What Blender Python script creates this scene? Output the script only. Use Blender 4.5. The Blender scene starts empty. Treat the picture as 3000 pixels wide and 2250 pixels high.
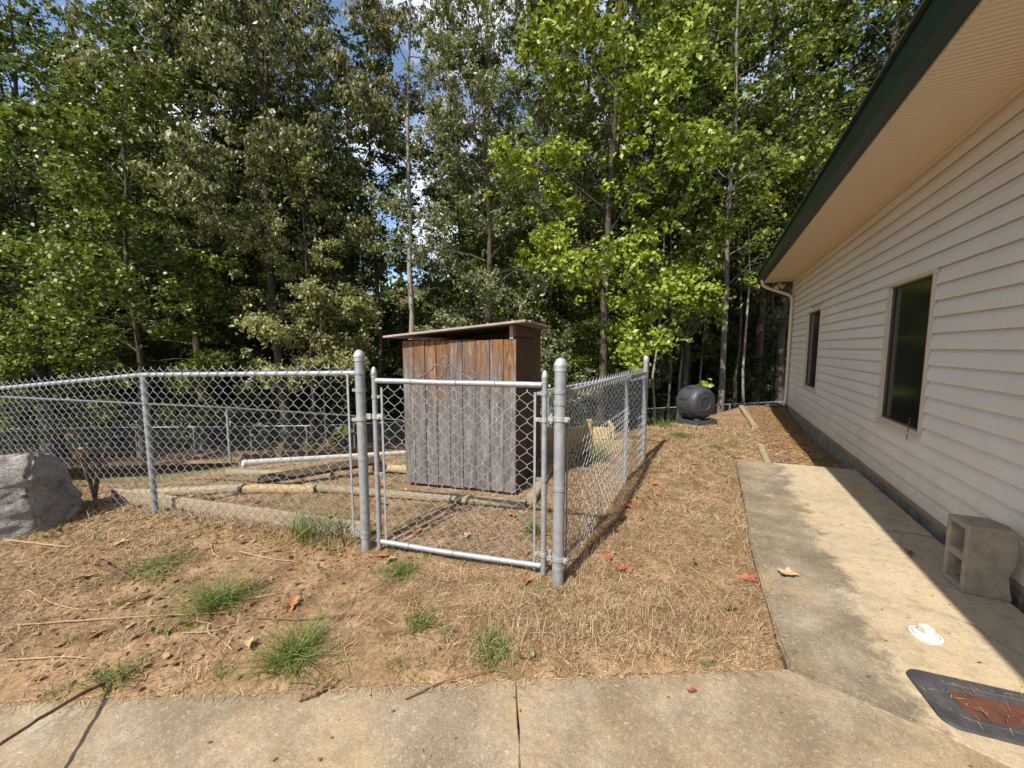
import bpy, bmesh, math, random
import numpy as np
from mathutils import Vector, Matrix

random.seed(7)
R = math.radians
sc = bpy.context.scene
col = sc.collection

# ------------------------------------------------------------------ camera, sky, sun, exposure
CAM_YAW, CAM_PITCH = math.atan((2090 - 1500) / 1130 * math.cos(math.atan(107 / 1130))), math.atan(107 / 1130)
cd = bpy.data.cameras.new('camera')
cam = bpy.data.objects.new('camera', cd)
col.objects.link(cam)
cd.sensor_fit = 'HORIZONTAL'
cd.sensor_width = 36.0
cd.lens = 36.0 * 1130 / 3000
cd.clip_start, cd.clip_end = 0.05, 600
cam.location = (0, 0, 1.5)
cam.rotation_euler = (math.pi / 2 - CAM_PITCH, 0, CAM_YAW)
sc.camera = cam

SUN_EL, SUN_AZ = R(50), R(8.4)          # shadows run along +Y, 8.4 degrees towards the house
w = bpy.data.worlds.new('World')
sc.world = w
w.use_nodes = True
nt = w.node_tree
bg = nt.nodes['Background']
sky = nt.nodes.new('ShaderNodeTexSky')
sky.sky_type = 'NISHITA'
sky.sun_disc = False
sky.sun_elevation = SUN_EL
sky.sun_rotation = math.pi + SUN_AZ
sky.air_density, sky.dust_density, sky.ozone_density = 1.0, 0.6, 1.2
tc = nt.nodes.new('ShaderNodeTexCoord')
cn = nt.nodes.new('ShaderNodeTexNoise')
cn.inputs['Scale'].default_value = 3.2
cn.inputs['Detail'].default_value = 7
cn.inputs['Roughness'].default_value = 0.58
cr = nt.nodes.new('ShaderNodeValToRGB')
cr.color_ramp.elements[0].position, cr.color_ramp.elements[1].position = 0.47, 0.66
mx = nt.nodes.new('ShaderNodeMix')
mx.data_type = 'RGBA'
nt.links.new(tc.outputs['Generated'], cn.inputs['Vector'])
nt.links.new(cn.outputs['Fac'], cr.inputs['Fac'])
nt.links.new(cr.outputs['Color'], mx.inputs['Factor'])
nt.links.new(sky.outputs['Color'], mx.inputs['A'])
mx.inputs['B'].default_value = (7.5, 7.7, 8.2, 1)
nt.links.new(mx.outputs['Result'], bg.inputs['Color'])
bg.inputs['Strength'].default_value = 0.125

sd = bpy.data.lights.new('sun', 'SUN')
sd.energy = 5.0
sd.angle = R(0.53)
sd.color = (1.0, 0.945, 0.86)
sun = bpy.data.objects.new('sun', sd)
col.objects.link(sun)
sv = Vector((-math.sin(SUN_AZ) * math.cos(SUN_EL), -math.cos(SUN_AZ) * math.cos(SUN_EL), math.sin(SUN_EL)))
sun.rotation_euler = (-sv).to_track_quat('-Z', 'Y').to_euler()
sun.location = sv * 60

sc.view_settings.view_transform = 'Standard'
sc.view_settings.look = 'None'
sc.view_settings.gamma = 1
sc.view_settings.use_curve_mapping = False
sc.view_settings.exposure = 0.72
sc.render.engine = 'CYCLES'
sc.cycles.max_bounces = 8
sc.cycles.diffuse_bounces = 4
sc.cycles.transparent_max_bounces = 12
sc.cycles.use_denoising = True

# ------------------------------------------------------------------ material helpers
MATS = {}
class NB:
    """a small node builder"""
    def __init__(s, name):
        s.m = bpy.data.materials.new(name); s.m.use_nodes = True
        s.t = s.m.node_tree; s.b = s.t.nodes['Principled BSDF']; s.out = s.t.nodes['Material Output']
        s.co = None
    def n(s, kind, **kw):
        x = s.t.nodes.new('ShaderNode' + kind)
        for k, v in kw.items(): setattr(x, k, v)
        return x
    def l(s, a, b): s.t.links.new(a, b)
    def coord(s, which='Object', scale=(1, 1, 1), loc=None):
        c = s.n('TexCoord'); m = s.n('Mapping')
        if which == 'World':
            g = s.n('NewGeometry'); s.l(g.outputs['Position'], m.inputs['Vector'])
        else:
            s.l(c.outputs[which], m.inputs['Vector'])
        m.inputs['Scale'].default_value = scale
        if loc is not None: s.l(loc, m.inputs['Location'])
        return m.outputs['Vector']
    def noise(s, vec, scale, detail=4, rough=.55, dist=0):
        x = s.n('TexNoise'); x.inputs['Scale'].default_value = scale; x.inputs['Detail'].default_value = detail
        x.inputs['Roughness'].default_value = rough; x.inputs['Distortion'].default_value = dist
        s.l(vec, x.inputs['Vector']); return x.outputs['Fac']
    def ramp(s, fac, stops):
        x = s.n('ValToRGB'); e = x.color_ramp.elements
        while len(e) > 1: e.remove(e[-1])
        for i, (p, c) in enumerate(stops):
            el = e[0] if i == 0 else e.new(p)
            el.position = p
            el.color = (c, c, c, 1) if not hasattr(c, '__len__') else (*c, 1)
        s.l(fac, x.inputs['Fac']); return x.outputs['Color']
    def mix(s, f, a, b, mode='MIX'):
        x = s.n('Mix', data_type='RGBA', blend_type=mode)
        for k, v in (('Factor', f), ('A', a), ('B', b)):
            if hasattr(v, 'is_output'): s.l(v, x.inputs[k])
            elif k == 'Factor': x.inputs[k].default_value = v
            else: x.inputs[k].default_value = (*v, 1) if len(v) == 3 else v
        return x.outputs['Result']
    def math(s, op, a, b=None, clamp=False):
        x = s.n('Math', operation=op); x.use_clamp = clamp
        for i, v in enumerate((a, b)):
            if v is None: continue
            if hasattr(v, 'is_output'): s.l(v, x.inputs[i])
            else: x.inputs[i].default_value = v
        return x.outputs[0]
    def bump(s, h, strength=.3, dist=.01, prev=None):
        x = s.n('Bump'); x.inputs['Strength'].default_value = strength; x.inputs['Distance'].default_value = dist
        s.l(h, x.inputs['Height'])
        if prev is not None: s.l(prev, x.inputs['Normal'])
        return x.outputs['Normal']
    def done(s, color=None, rough=.6, metal=0, normal=None, spec=.4):
        if color is not None:
            if hasattr(color, 'is_output'): s.l(color, s.b.inputs['Base Color'])
            else: s.b.inputs['Base Color'].default_value = (*color, 1)
        if hasattr(rough, 'is_output'): s.l(rough, s.b.inputs['Roughness'])
        else: s.b.inputs['Roughness'].default_value = rough
        s.b.inputs['Metallic'].default_value = metal
        s.b.inputs['Specular IOR Level'].default_value = spec
        if normal is not None: s.l(normal, s.b.inputs['Normal'])
        MATS[s.m.name] = s.m
        return s.m

def scaled(c, k): return tuple(min(1, v * k) for v in c)
def plain(name, c, rough=.6, metal=0, var=.25, scale=6, bump=.15, bscale=60, spec=.4, which='Object'):
    b = NB(name); v = b.coord(which)
    f = b.noise(v, scale, 5, .6)
    colr = b.ramp(f, [(.3, scaled(c, 1 - var)), (.7, scaled(c, 1 + var))])
    return b.done(colr, rough, metal, b.bump(b.noise(v, bscale, 4, .6), bump, .004), spec)

def wood(name, dark, light, axis=(1, 1, 1), rough=.8, grain=1.0, var=.35):
    b = NB(name)
    oi = b.n('ObjectInfo')
    off = b.n('CombineXYZ'); r10 = b.math('MULTIPLY', oi.outputs['Random'], 37.0)
    for i in range(3): b.l(r10, off.inputs[i])
    v = b.coord('Object', axis, off.outputs[0])
    g = b.noise(v, 9 * grain, 8, .68, .6)
    fine = b.noise(v, 42 * grain, 4, .7)
    c = b.ramp(g, [(.30, dark), (.5, tuple((a + q) / 2 for a, q in zip(dark, light))), (.68, light)])
    c = b.mix(b.ramp(fine, [(.35, .55), (.6, 0.)]), c, scaled(dark, .6))
    k = b.math('MULTIPLY_ADD', oi.outputs['Random'], var); 
    k.node.inputs[2].default_value = 1 - var / 2
    hsv = b.n('HueSaturation'); b.l(c, hsv.inputs['Color']); b.l(k, hsv.inputs['Value'])
    return b.done(hsv.outputs['Color'], rough, 0, b.bump(g, .35, .006, b.bump(fine, .3, .002)), .25)

def leafmat(name, cols, trans=.27, rough=.45, spec=.4, warm=None):
    """foliage: colour varies leaf by leaf (random per island) and clump by clump (noise)"""
    b = NB(name)
    g = b.n('NewGeometry')
    c = b.ramp(g.outputs['Random Per Island'], [(i / (len(cols) - 1), q) for i, q in enumerate(cols)])
    v = b.coord('World')
    c = b.mix(b.ramp(b.noise(v, .55, 3, .6), [(.4, 0.), (.62, .55)]), c, cols[len(cols) // 2] if warm is None else warm)
    m = b.done(c, rough, 0, None, spec)
    tr = b.n('BsdfTranslucent'); tcol = b.mix(1.0, c, (1.35, 1.25, .55), 'MULTIPLY'); b.l(tcol, tr.inputs['Color'])
    ms = b.n('MixShader'); ms.inputs['Fac'].default_value = trans
    b.l(b.b.outputs[0], ms.inputs[1]); b.l(tr.outputs[0], ms.inputs[2]); b.l(ms.outputs[0], b.out.inputs['Surface'])
    return m

# ---- ground
b = NB('soil'); v = b.coord('World')
big, mid, fine = b.noise(v, .9, 5, .6), b.noise(v, 5, 6, .65), b.noise(v, 42, 5, .7)
c = b.ramp(mid, [(.28, (.085, .050, .028)), (.45, (.185, .115, .062)), (.58, (.30, .198, .112)), (.75, (.41, .29, .172))])
c = b.mix(b.ramp(big, [(.48, 0.), (.68, .7)]), c, (.29, .172, .092))
c = b.mix(b.ramp(fine, [(.36, .7), (.55, 0.)]), c, (.085, .05, .028))
c = b.mix(b.ramp(b.noise(v, 1.7, 4, .6), [(.55, 0.), (.7, .45)]), c, (.10, .125, .04))
sx = b.n('SeparateXYZ'); b.l(v, sx.inputs[0])
de = b.math('SUBTRACT', sx.outputs['Y'], b.math('MULTIPLY_ADD', sx.outputs['X'], .588)); de.node.inputs[1].links[0].from_node.inputs[2].default_value = 1.87
ed_ = b.math('SUBTRACT', b.math('MULTIPLY', b.noise(v, 2.4, 5, .65), .75), de)
c = b.mix(b.math('MULTIPLY', b.ramp(b.math('MULTIPLY', ed_, 6, True), [(0, 0.), (1, .30)]), b.ramp(fine, [(.35, .4), (.6, 1.)])), c, (.38, .24, .125))
b.done(c, .95, 0, b.bump(fine, .7, .012, b.bump(mid, .5, .03)), .1)
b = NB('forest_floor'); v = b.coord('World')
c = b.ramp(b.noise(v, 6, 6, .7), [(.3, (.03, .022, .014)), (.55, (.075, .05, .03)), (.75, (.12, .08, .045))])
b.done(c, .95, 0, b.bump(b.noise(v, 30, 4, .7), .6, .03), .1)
b = NB('mulch_soil'); v = b.coord('World')
c = b.ramp(b.noise(v, 26, 6, .7), [(.3, (.07, .035, .018)), (.5, (.20, .11, .05)), (.7, (.36, .22, .10))])
b.done(c, .95, 0, b.bump(b.noise(v, 55, 4, .7), .8, .02), .1)

def concrete(name, lichen):
    b = NB(name); v = b.coord('World')
    big, mid = b.noise(v, 1.3, 5, .6), b.noise(v, 4.5, 6, .62)
    c = b.ramp(mid, [(.3, (.185, .142, .092)), (.5, (.275, .225, .158)), (.70, (.345, .295, .222))])
    c = b.mix(b.ramp(big, [(.46, 0.), (.70, .6)]), c, (.33, .21, .095))          # clay stain
    vo = b.n('TexVoronoi'); vo.inputs['Scale'].default_value = 210; b.l(v, vo.inputs['Vector'])
    wn = b.n('TexWhiteNoise'); b.l(vo.outputs['Position'], wn.inputs['Vector'])
    agg = b.ramp(wn.outputs['Value'], [(0, (.56, .55, .56)), (.10, (.82, .80, .78)), (.35, (1, 1, 1)), (1, (1.0, 1.0, 1.0))])
    if lichen:
        sx = b.n('SeparateXYZ'); b.l(v, sx.inputs[0])
        edge = b.math('MULTIPLY_ADD', b.noise(v, 2.6, 9, .74), .75); edge.node.inputs[2].default_value = .47
        d = b.math('SUBTRACT', edge, sx.outputs['X'])
        far = b.math('SUBTRACT', 4.05, sx.outputs['Y'])
        k = b.ramp(b.math('MULTIPLY', d, 11, True), [(0, 0.), (1, 1.)])
        band = b.math('MULTIPLY', k, b.ramp(b.noise(v, 2.6, 6, .66), [(.34, .25), (.60, .92)]))
        c = b.mix(b.ramp(b.noise(v, 1.0, 4, .6), [(.42, .0), (.62, .6)]), c, (.42, .35, .24))
        c = b.mix(b.math('MULTIPLY', b.math('SUBTRACT', 1.0, k), .3), c, (.50, .39, .235))
        c = b.mix(band, c, (.105, .086, .058))
        c = b.mix(b.math('MULTIPLY', k, .8), c, b.mix(1.0, c, agg, 'MULTIPLY'))
    else:
        c = b.mix(b.ramp(b.noise(v, 2.1, 6, .65), [(.40, .75), (.58, .0)]), c, (.165, .122, .074))
        c = b.mix(.85, c, agg, 'MULTIPLY')
    if not lichen: c = b.mix(1.0, c, (.97, .95, .90), 'MULTIPLY')
    mg = b.noise(v, 46, 6, .8)
    c = b.mix(b.ramp(mg, [(.34, .55), (.48, 0.)]), c, (.17, .135, .09))
    c = b.mix(b.ramp(mg, [(.54, .0), (.70, .6)]), c, (.52, .46, .36))
    c = b.mix(b.ramp(b.noise(v, 2.0, 6, .7), [(.52, .0), (.68, .45)]), c, (.40, .26, .12))
    sp = b.noise(v, 130, 5, .72)
    c = b.mix(b.ramp(sp, [(.30, .6), (.46, 0.)]), c, (.13, .105, .08))
    c = b.mix(b.ramp(sp, [(.56, .0), (.72, .55)]), c, (.50, .46, .38))
    c = b.mix(b.ramp(b.noise(v, 11, 6, .7), [(.36, .38), (.5, 0.)]), c, (.15, .115, .075))
    crk = b.n('TexVoronoi', feature='DISTANCE_TO_EDGE'); crk.inputs['Scale'].default_value = .55
    wob_ = b.n('VectorMath', operation='MULTIPLY_ADD'); nz = b.n('TexNoise'); nz.inputs['Scale'].default_value = 4; nz.inputs['Detail'].default_value = 5; b.l(v, nz.inputs['Vector'])
    b.l(nz.outputs['Color'], wob_.inputs[0]); wob_.inputs[1].default_value = (.35, .35, .35); b.l(v, wob_.inputs[2]); b.l(wob_.outputs[0], crk.inputs['Vector'])
    c = b.mix(b.math('MULTIPLY', b.ramp(crk.outputs['Distance'], [(.0, .75), (.006, 0.)]), b.ramp(b.noise(v, .8, 3), [(.52, 0.), (.6, 1.)])), c, (.07, .055, .04))
    h = b.bump(sp, .35, .004, b.bump(b.noise(v, 28, 5, .65), .25, .01))
    return b.done(c, .88, 0, h, .25)
concrete('path_concrete', False)
concrete('walk_concrete', True)

# ---- made things
b = NB('galvanised'); v = b.coord('Object')
c = b.ramp(b.noise(v, 22, 5, .6), [(.3, (.24, .255, .27)), (.7, (.36, .375, .39))])
c = b.mix(b.ramp(b.noise(v, 5, 4, .6), [(.55, 0.), (.75, .35)]), c, (.36, .32, .25))
b.done(c, b.ramp(b.noise(v, 30, 3), [(.3, .5), (.7, .64)]), .5, b.bump(b.noise(v, 70, 3), .08, .002), .5)
plain('wire', (.33, .34, .36), .5, .5, .15, 8, .0)
plain('far_wire', (.30, .31, .33), .5, .5, .15, 8, .0)
plain('cast_alloy', (.44, .44, .42), .5, .6, .12, 30, .2, 90)
plain('rusty_rod', (.13, .10, .075), .7, .2, .35, 40, .3, 120)
b = NB('vinyl'); v = b.coord('World')
c = b.ramp(b.noise(v, 1.3, 5, .6), [(.3, (.70, .615, .53)), (.7, (.77, .685, .595))])
sx = b.n('SeparateXYZ'); b.l(v, sx.inputs[0])
low = b.math('SUBTRACT', b.math('MULTIPLY', b.noise(v, 2.5, 6, .7), 1.1), sx.outputs['Z'])
c = b.mix(b.ramp(b.math('MULTIPLY', low, 2.2, True), [(0, 0.), (1, .30)]), c, (.36, .26, .165))
c = b.mix(b.ramp(b.noise(b.coord('World', (1, 5, .35)), 3, 5, .7), [(.56, 0.), (.75, .16)]), c, (.33, .28, .20))
b.done(c, .5, 0, b.bump(b.noise(b.coord('World', (1, .6, 1)), 5, 3, .5), .25, .012), .3)
plain('vinyl_trim', (.58, .475, .36), .5, 0, .05, 3, .05, 140, .3)
b = NB('soffit_vinyl'); v = b.coord('World')
wv = b.n('TexWave', wave_type='BANDS', bands_direction='Y'); wv.inputs['Scale'].default_value = 7.0; b.l(v, wv.inputs['Vector'])
c = b.mix(b.ramp(wv.outputs['Fac'], [(.0, .35), (.12, 0.)]), (.82, .69, .51), (.50, .39, .26))
b.done(c, .5, 0, b.bump(wv.outputs['Fac'], .5, .01), .3)
plain('green_metal', (.014, .038, .030), .42, .0, .15, 3, .04, 50, .45)
plain('shingle', (.05, .07, .06), .9, 0, .4, 14, .4, 60, .2)
plain('tan_trim', (.27, .20, .12), .7, 0, .25, 7, .2, 60)
plain('foundation', (.19, .18, .145), .9, 0, .35, 9, .6, 30)
b = NB('window_glass')
b.done((.010, .010, .012), .14, 0, None, .30)
b = NB('insect_screen'); v = b.coord('World')
b.done((.035, .036, .038), .45, 0, None, .3)
plain('bronze_sash', (.10, .078, .05), .5, .2, .15, 8, .05)
plain('black_plastic', (.034, .035, .040), .50, 0, .2, 9, .12, 40, .45)
plain('black_rubber', (.045, .044, .045), .7, 0, .45, 9, .25, 60, .35)
plain('white_plastic', (.50, .485, .45), .35, 0, .05, 8, .03, 40, .5)
plain('inside_pipe', (.66, .50, .28), .6, 0, .2, 8, .03, 40, .3)
plain('rust_plate', (.095, .040, .026), .85, .1, .3, 18, .35, 90, .2)
plain('block', (.30, .245, .175), .95, 0, .25, 10, .8, 110, .1)
b = NB('boulder'); v = b.coord('Object')
c = b.ramp(b.noise(v, 3.2, 7, .62), [(.3, (.23, .21, .18)), (.5, (.35, .32, .285)), (.7, (.44, .405, .36))])
c = b.mix(b.ramp(b.noise(v, 1.6, 4, .6, .6), [(.55, 0.), (.72, .6)]), c, (.36, .27, .18))
vo = b.n('TexVoronoi', feature='DISTANCE_TO_EDGE'); vo.inputs['Scale'].default_value = 3.1
wv_ = b.n('VectorMath', operation='MULTIPLY_ADD'); nz = b.n('TexNoise'); nz.inputs['Scale'].default_value = 5; nz.inputs['Detail'].default_value = 6; b.l(v, nz.inputs['Vector'])
b.l(nz.outputs['Color'], wv_.inputs[0]); wv_.inputs[1].default_value = (.5, .5, .5); b.l(v, wv_.inputs[2]); b.l(wv_.outputs[0], vo.inputs['Vector'])
c = b.mix(b.ramp(vo.outputs['Distance'], [(0, .55), (.025, 0.)]), c, (.11, .095, .08))
c = b.mix(b.ramp(b.noise(v, 55, 5, .75), [(.36, .6), (.5, 0.)]), c, (.16, .145, .125))
b.done(c, .92, 0, b.bump(b.noise(v, 60, 6, .75), .8, .010, b.bump(b.noise(v, 9, 8, .7), .9, .05)), .15)
plain('slate', (.10, .10, .11), .7, 0, .3, 20, .4, 40)
plain('charred_bark', (.10, .055, .03), .9, 0, .5, 25, .6, 70)
plain('split_wood', (.19, .105, .055), .85, 0, .4, 30, .5, 90)
plain('twig', (.16, .09, .055), .85, 0, .35, 30, .5, 90)
plain('pale_straw', (.31, .215, .11), .8, 0, .25, 30, .3, 90)
wood('timber_grey', (.20, .155, .095), (.40, .32, .21), (1, 8, 8), .9)
wood('timber_yellow', (.26, .18, .085), (.42, .31, .165), (1, 8, 8), .85)
wood('board_fresh', (.38, .27, .11), (.56, .42, .20), (1, 8, 8), .8)
wood('board_brown', (.042, .027, .015), (.105, .068, .038), (1, 8, 8), .9)  # brown taken darker: the slope board's shadow side is put into the colour
wood('roof_board', (.22, .175, .145), (.40, .335, .285), (1, 7, 7), .85)
wood('side_plank', (.06, .040, .026), (.19, .125, .082), (9, 9, .9), .9)

# shed front: grey weathered pine, still orange where the roof has kept the rain off
b = NB('shed_plank')
oi = b.n('ObjectInfo'); off = b.n('CombineXYZ'); r10 = b.math('MULTIPLY', oi.outputs['Random'], 53.0)
for i in range(3): b.l(r10, off.inputs[i])
v = b.coord('Object', (6, 6, .55), off.outputs[0])
g, fn = b.noise(v, 3.0, 9, .7, 1.2), b.noise(v, 15, 5, .7)
grey = b.ramp(g, [(.28, (.062, .054, .050)), (.5, (.150, .135, .126)), (.72, (.275, .255, .24))])
orange = b.ramp(g, [(.28, (.075, .034, .013)), (.5, (.20, .088, .026)), (.72, (.42, .20, .062))])
sz = b.n('SeparateXYZ'); tc_ = b.n('TexCoord'); b.l(tc_.outputs['Object'], sz.inputs[0])
lvl = b.math('MULTIPLY_ADD', b.noise(v, 2.2, 7, .75), 2.3); lvl.node.inputs[2].default_value = .20
rnd = b.math('MULTIPLY_ADD', oi.outputs['Random'], -.42); b.l(lvl, rnd.node.inputs[2])
k = b.math('SUBTRACT', sz.outputs['Z'], rnd)
c = b.mix(b.ramp(b.math('MULTIPLY_ADD', k, 1.7, True), [(0, 0.), (1, 1.)]), grey, orange)
c.node.inputs['Factor'].links[0].from_node.inputs['Fac'].links[0].from_node.inputs[2].default_value = .12
vo = b.n('TexVoronoi'); vo.inputs['Scale'].default_value = 2.3; b.l(b.coord('Object', (3, 3, 1.3), off.outputs[0]), vo.inputs['Vector'])
c = b.mix(b.ramp(vo.outputs['Distance'], [(.03, .75), (.11, 0.)]), c, (.34, .20, .075))       # knots
c = b.mix(b.ramp(fn, [(.36, .6), (.54, 0.)]), c, (.032, .025, .022))
b.done(c, .88, 0, b.bump(g, .5, .006, b.bump(fn, .4, .003)), .2)

def barkmat(name, d, l):
    b = NB(name); v = b.coord('Object', (4, 4, .8))
    g = b.noise(v, 5, 7, .7, .4)
    c = b.ramp(g, [(.32, d), (.6, l)])
    c = b.mix(b.ramp(b.noise(b.coord('Object'), 1.2, 4, .6), [(.5, 0.), (.68, .5)]), c, scaled(l, 1.25))
    return b.done(c, .95, 0, b.bump(g, .9, .03), .1)
barkmat('bark_dark', (.03, .024, .019), (.10, .083, .066))
barkmat('bark_mid', (.06, .05, .042), (.18, .16, .135))
barkmat('bark_pale', (.13, .115, .095), (.30, .27, .23))

LEAF = {
 'dark':   [(.026, .048, .010), (.050, .080, .016), (.080, .115, .023), (.115, .145, .034)],
 'green':  [(.042, .070, .011), (.085, .125, .017), (.140, .185, .026), (.205, .235, .042)],
 'poplar': [(.085, .140, .014), (.145, .215, .020), (.22, .295, .030), (.30, .355, .055), (.24, .21, .04)],
 'tan':    [(.055, .080, .022), (.105, .128, .046), (.175, .180, .082), (.29, .265, .155), (.075, .105, .030)],
 'grey':   [(.068, .088, .036), (.12, .145, .062), (.18, .205, .100), (.27, .285, .17)],
 'pale':   [(.095, .120, .034), (.165, .185, .060), (.24, .25, .098), (.32, .31, .155)],
}
for k_, cs in LEAF.items(): leafmat('leaf_' + k_, cs)
leafmat('dry_blades', [(.065, .038, .021), (.17, .105, .055), (.31, .208, .112), (.45, .328, .19), (.58, .455, .29), (.20, .115, .060)], .12, .8, .15, (.30, .20, .108))
leafmat('green_blades', [(.055, .085, .016), (.09, .13, .024), (.14, .18, .04), (.22, .235, .085)], .3, .5, .3)
leafmat('litter', [(.085, .045, .022), (.17, .085, .038), (.29, .17, .085), (.42, .31, .18), (.13, .055, .028)], .2, .75, .2, (.20, .12, .06))
leafmat('chips', [(.07, .038, .020), (.18, .105, .048), (.34, .22, .105), (.50, .37, .20), (.10, .052, .026)], .05, .85, .15, (.22, .135, .064))
plain('dead_orange', (.30, .125, .045), .6, 0, .3, 25, .3, 60)
plain('dead_tan', (.36, .25, .14), .7, 0, .25, 25, .3, 60)
plain('dead_rust', (.24, .075, .03), .65, 0, .35, 25, .3, 60)

# ------------------------------------------------------------------ mesh helpers
class MB:
    def __init__(s): s.v = []; s.f = []
    def add(s, verts, faces):
        o = len(s.v); s.v += [tuple(map(float, p)) for p in verts]; s.f += [tuple(i + o for i in f) for f in faces]
        return s
    def box(s, c, d, rz=0, m=None):
        """box of full size d centred at c"""
        P = [Vector((sx * d[0] / 2, sy * d[1] / 2, sz * d[2] / 2)) for sx in (-1, 1) for sy in (-1, 1) for sz in (-1, 1)]
        Q = m if m is not None else Matrix.Rotation(rz, 3, 'Z')
        return s.add([Q @ p + Vector(c) for p in P], [(0, 1, 3, 2), (4, 6, 7, 5), (0, 4, 5, 1), (2, 3, 7, 6), (0, 2, 6, 4), (1, 5, 7, 3)])
    def tube(s, pts, r, n=8, caps=True, flat=None):
        """round tube along points; r a number or a list; flat = (a, b) gives an elliptical or strip section"""
        P = [Vector(p) for p in pts]; k = len(P)
        rr = r if hasattr(r, '__len__') else [r] * k
        up = None; V = []
        for i in range(k):
            t = (P[min(i + 1, k - 1)] - P[max(i - 1, 0)]).normalized()
            if up is None:
                up = Vector((0, 0, 1)) if abs(t.z) < .9 else Vector((1, 0, 0))
            x = t.cross(up); 
            if x.length < 1e-5: x = t.cross(Vector((0, 1, 0)))
            x.normalize(); y = x.cross(t).normalized(); up = y
            for j in range(n):
                a = 2 * math.pi * j / n
                fx, fy = flat if flat else (1, 1)
                V.append(P[i] + x * math.cos(a) * rr[i] * fx + y * math.sin(a) * rr[i] * fy)
        F = [(i * n + j, i * n + (j + 1) % n, (i + 1) * n + (j + 1) % n, (i + 1) * n + j) for i in range(k - 1) for j in range(n)]
        if caps: F += [tuple(range(n))[::-1], tuple(range((k - 1) * n, k * n))]
        return s.add(V, F)
    def lathe(s, prof, n=20, c=(0, 0, 0), m=None):
        """prof: list of (radius, height) about local Z"""
        Q = m if m is not None else Matrix.Identity(3); V = []
        for r_, z in prof:
            for j in range(n):
                a = 2 * math.pi * j / n
                V.append(Q @ Vector((r_ * math.cos(a), r_ * math.sin(a), z)) + Vector(c))
        k = len(prof)
        F = [(i * n + j, i * n + (j + 1) % n, (i + 1) * n + (j + 1) % n, (i + 1) * n + j) for i in range(k - 1) for j in range(n)]
        F += [tuple(range(n))[::-1], tuple(range((k - 1) * n, k * n))]
        return s.add(V, F)
    def prism(s, prof, a, b, axis='Y'):
        """extrude a closed 2-D outline (x,z) from y=a to y=b"""
        n = len(prof)
        V = [(p[0], a, p[1]) for p in prof] + [(p[0], b, p[1]) for p in prof]
        F = [(i, (i + 1) % n, n + (i + 1) % n, n + i) for i in range(n)] + [tuple(range(n))[::-1], tuple(range(n, 2 * n))]
        return s.add(V, F)

def mesh_np(name, V, F):
    """fast mesh from numpy arrays: V (n,3), F (m,k)"""
    me = bpy.data.meshes.new(name)
    V = np.ascontiguousarray(V, np.float32); F = np.ascontiguousarray(F, np.int32); m, k = F.shape
    me.vertices.add(len(V)); me.vertices.foreach_set('co', V.ravel())
    me.loops.add(m * k); me.loops.foreach_set('vertex_index', F.ravel())
    me.polygons.add(m); me.polygons.foreach_set('loop_start', np.arange(m, dtype=np.int32) * k)
    me.polygons.foreach_set('loop_total', np.full(m, k, np.int32))
    me.update(calc_edges=True)
    return me

def link(name, me, mat, parent=None, smooth=False):
    o = bpy.data.objects.new(name, me); col.objects.link(o)
    if mat and not me.materials: me.materials.append(MATS[mat])
    if parent: o.parent = parent
    if smooth:
        me.polygons.foreach_set('use_smooth', np.ones(len(me.polygons), bool))
    return o

def obj(name, mb, mat, parent=None, smooth=False, bevel=0, fix=True):
    me = bpy.data.meshes.new(name)
    V = mb.v
    if parent is not None and parent.get('_w'):
        L = parent['_w']; V = [(x - L[0], y - L[1], z - L[2]) for x, y, z in V]
    me.from_pydata(V, [], mb.f); me.update()
    if fix or bevel:
        bm = bmesh.new(); bm.from_mesh(me); bmesh.ops.recalc_face_normals(bm, faces=bm.faces)
        if bevel: bmesh.ops.bevel(bm, geom=bm.edges[:], offset=bevel, segments=2, profile=.6, affect='EDGES', clamp_overlap=True)
        bm.to_mesh(me); bm.free()
    o = link(name, me, mat, parent, False)
    if smooth:
        me.polygons.foreach_set('use_smooth', np.ones(len(me.polygons), bool))
        me.set_sharp_from_angle(angle=R(40))
    return o

def tag(o, label, cat, group=None):
    o['label'] = label; o['category'] = cat
    if group: o['group'] = group
    return o
def struct(o, kind='structure', label=None):
    o['kind'] = kind
    if label: o['label'] = label
    return o
def thing(name, label, cat, loc, group=None):
    """Empty at the thing's base; children are given in world coordinates and stored relative to it"""
    o = bpy.data.objects.new(name, None); col.objects.link(o); o.empty_display_size = .1
    o.location = loc; o['_w'] = list(loc)
    return tag(o, label, cat, group)

def spot(px, depth):
    """ground position seen in photo column px (of 3000) at the given distance along the view"""
    k = (px - 1500) / 1130
    cy, sy = math.cos(CAM_YAW), math.sin(CAM_YAW)
    return (depth * (cy * k - sy), depth * (sy * k + cy))

# ------------------------------------------------------------------ terrain
def vnoise(x, y, seed=0):
    rs = np.random.RandomState(seed); T = rs.rand(256, 256)
    xi, yi = np.floor(x).astype(int), np.floor(y).astype(int); fx, fy = x - xi, y - yi
    fx, fy = fx * fx * (3 - 2 * fx), fy * fy * (3 - 2 * fy)
    g = lambda a, c_: T[a % 256, c_ % 256]
    return (g(xi, yi) * (1 - fx) + g(xi + 1, yi) * fx) * (1 - fy) + (g(xi, yi + 1) * (1 - fx) + g(xi + 1, yi + 1) * fx) * fy - .5

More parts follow.
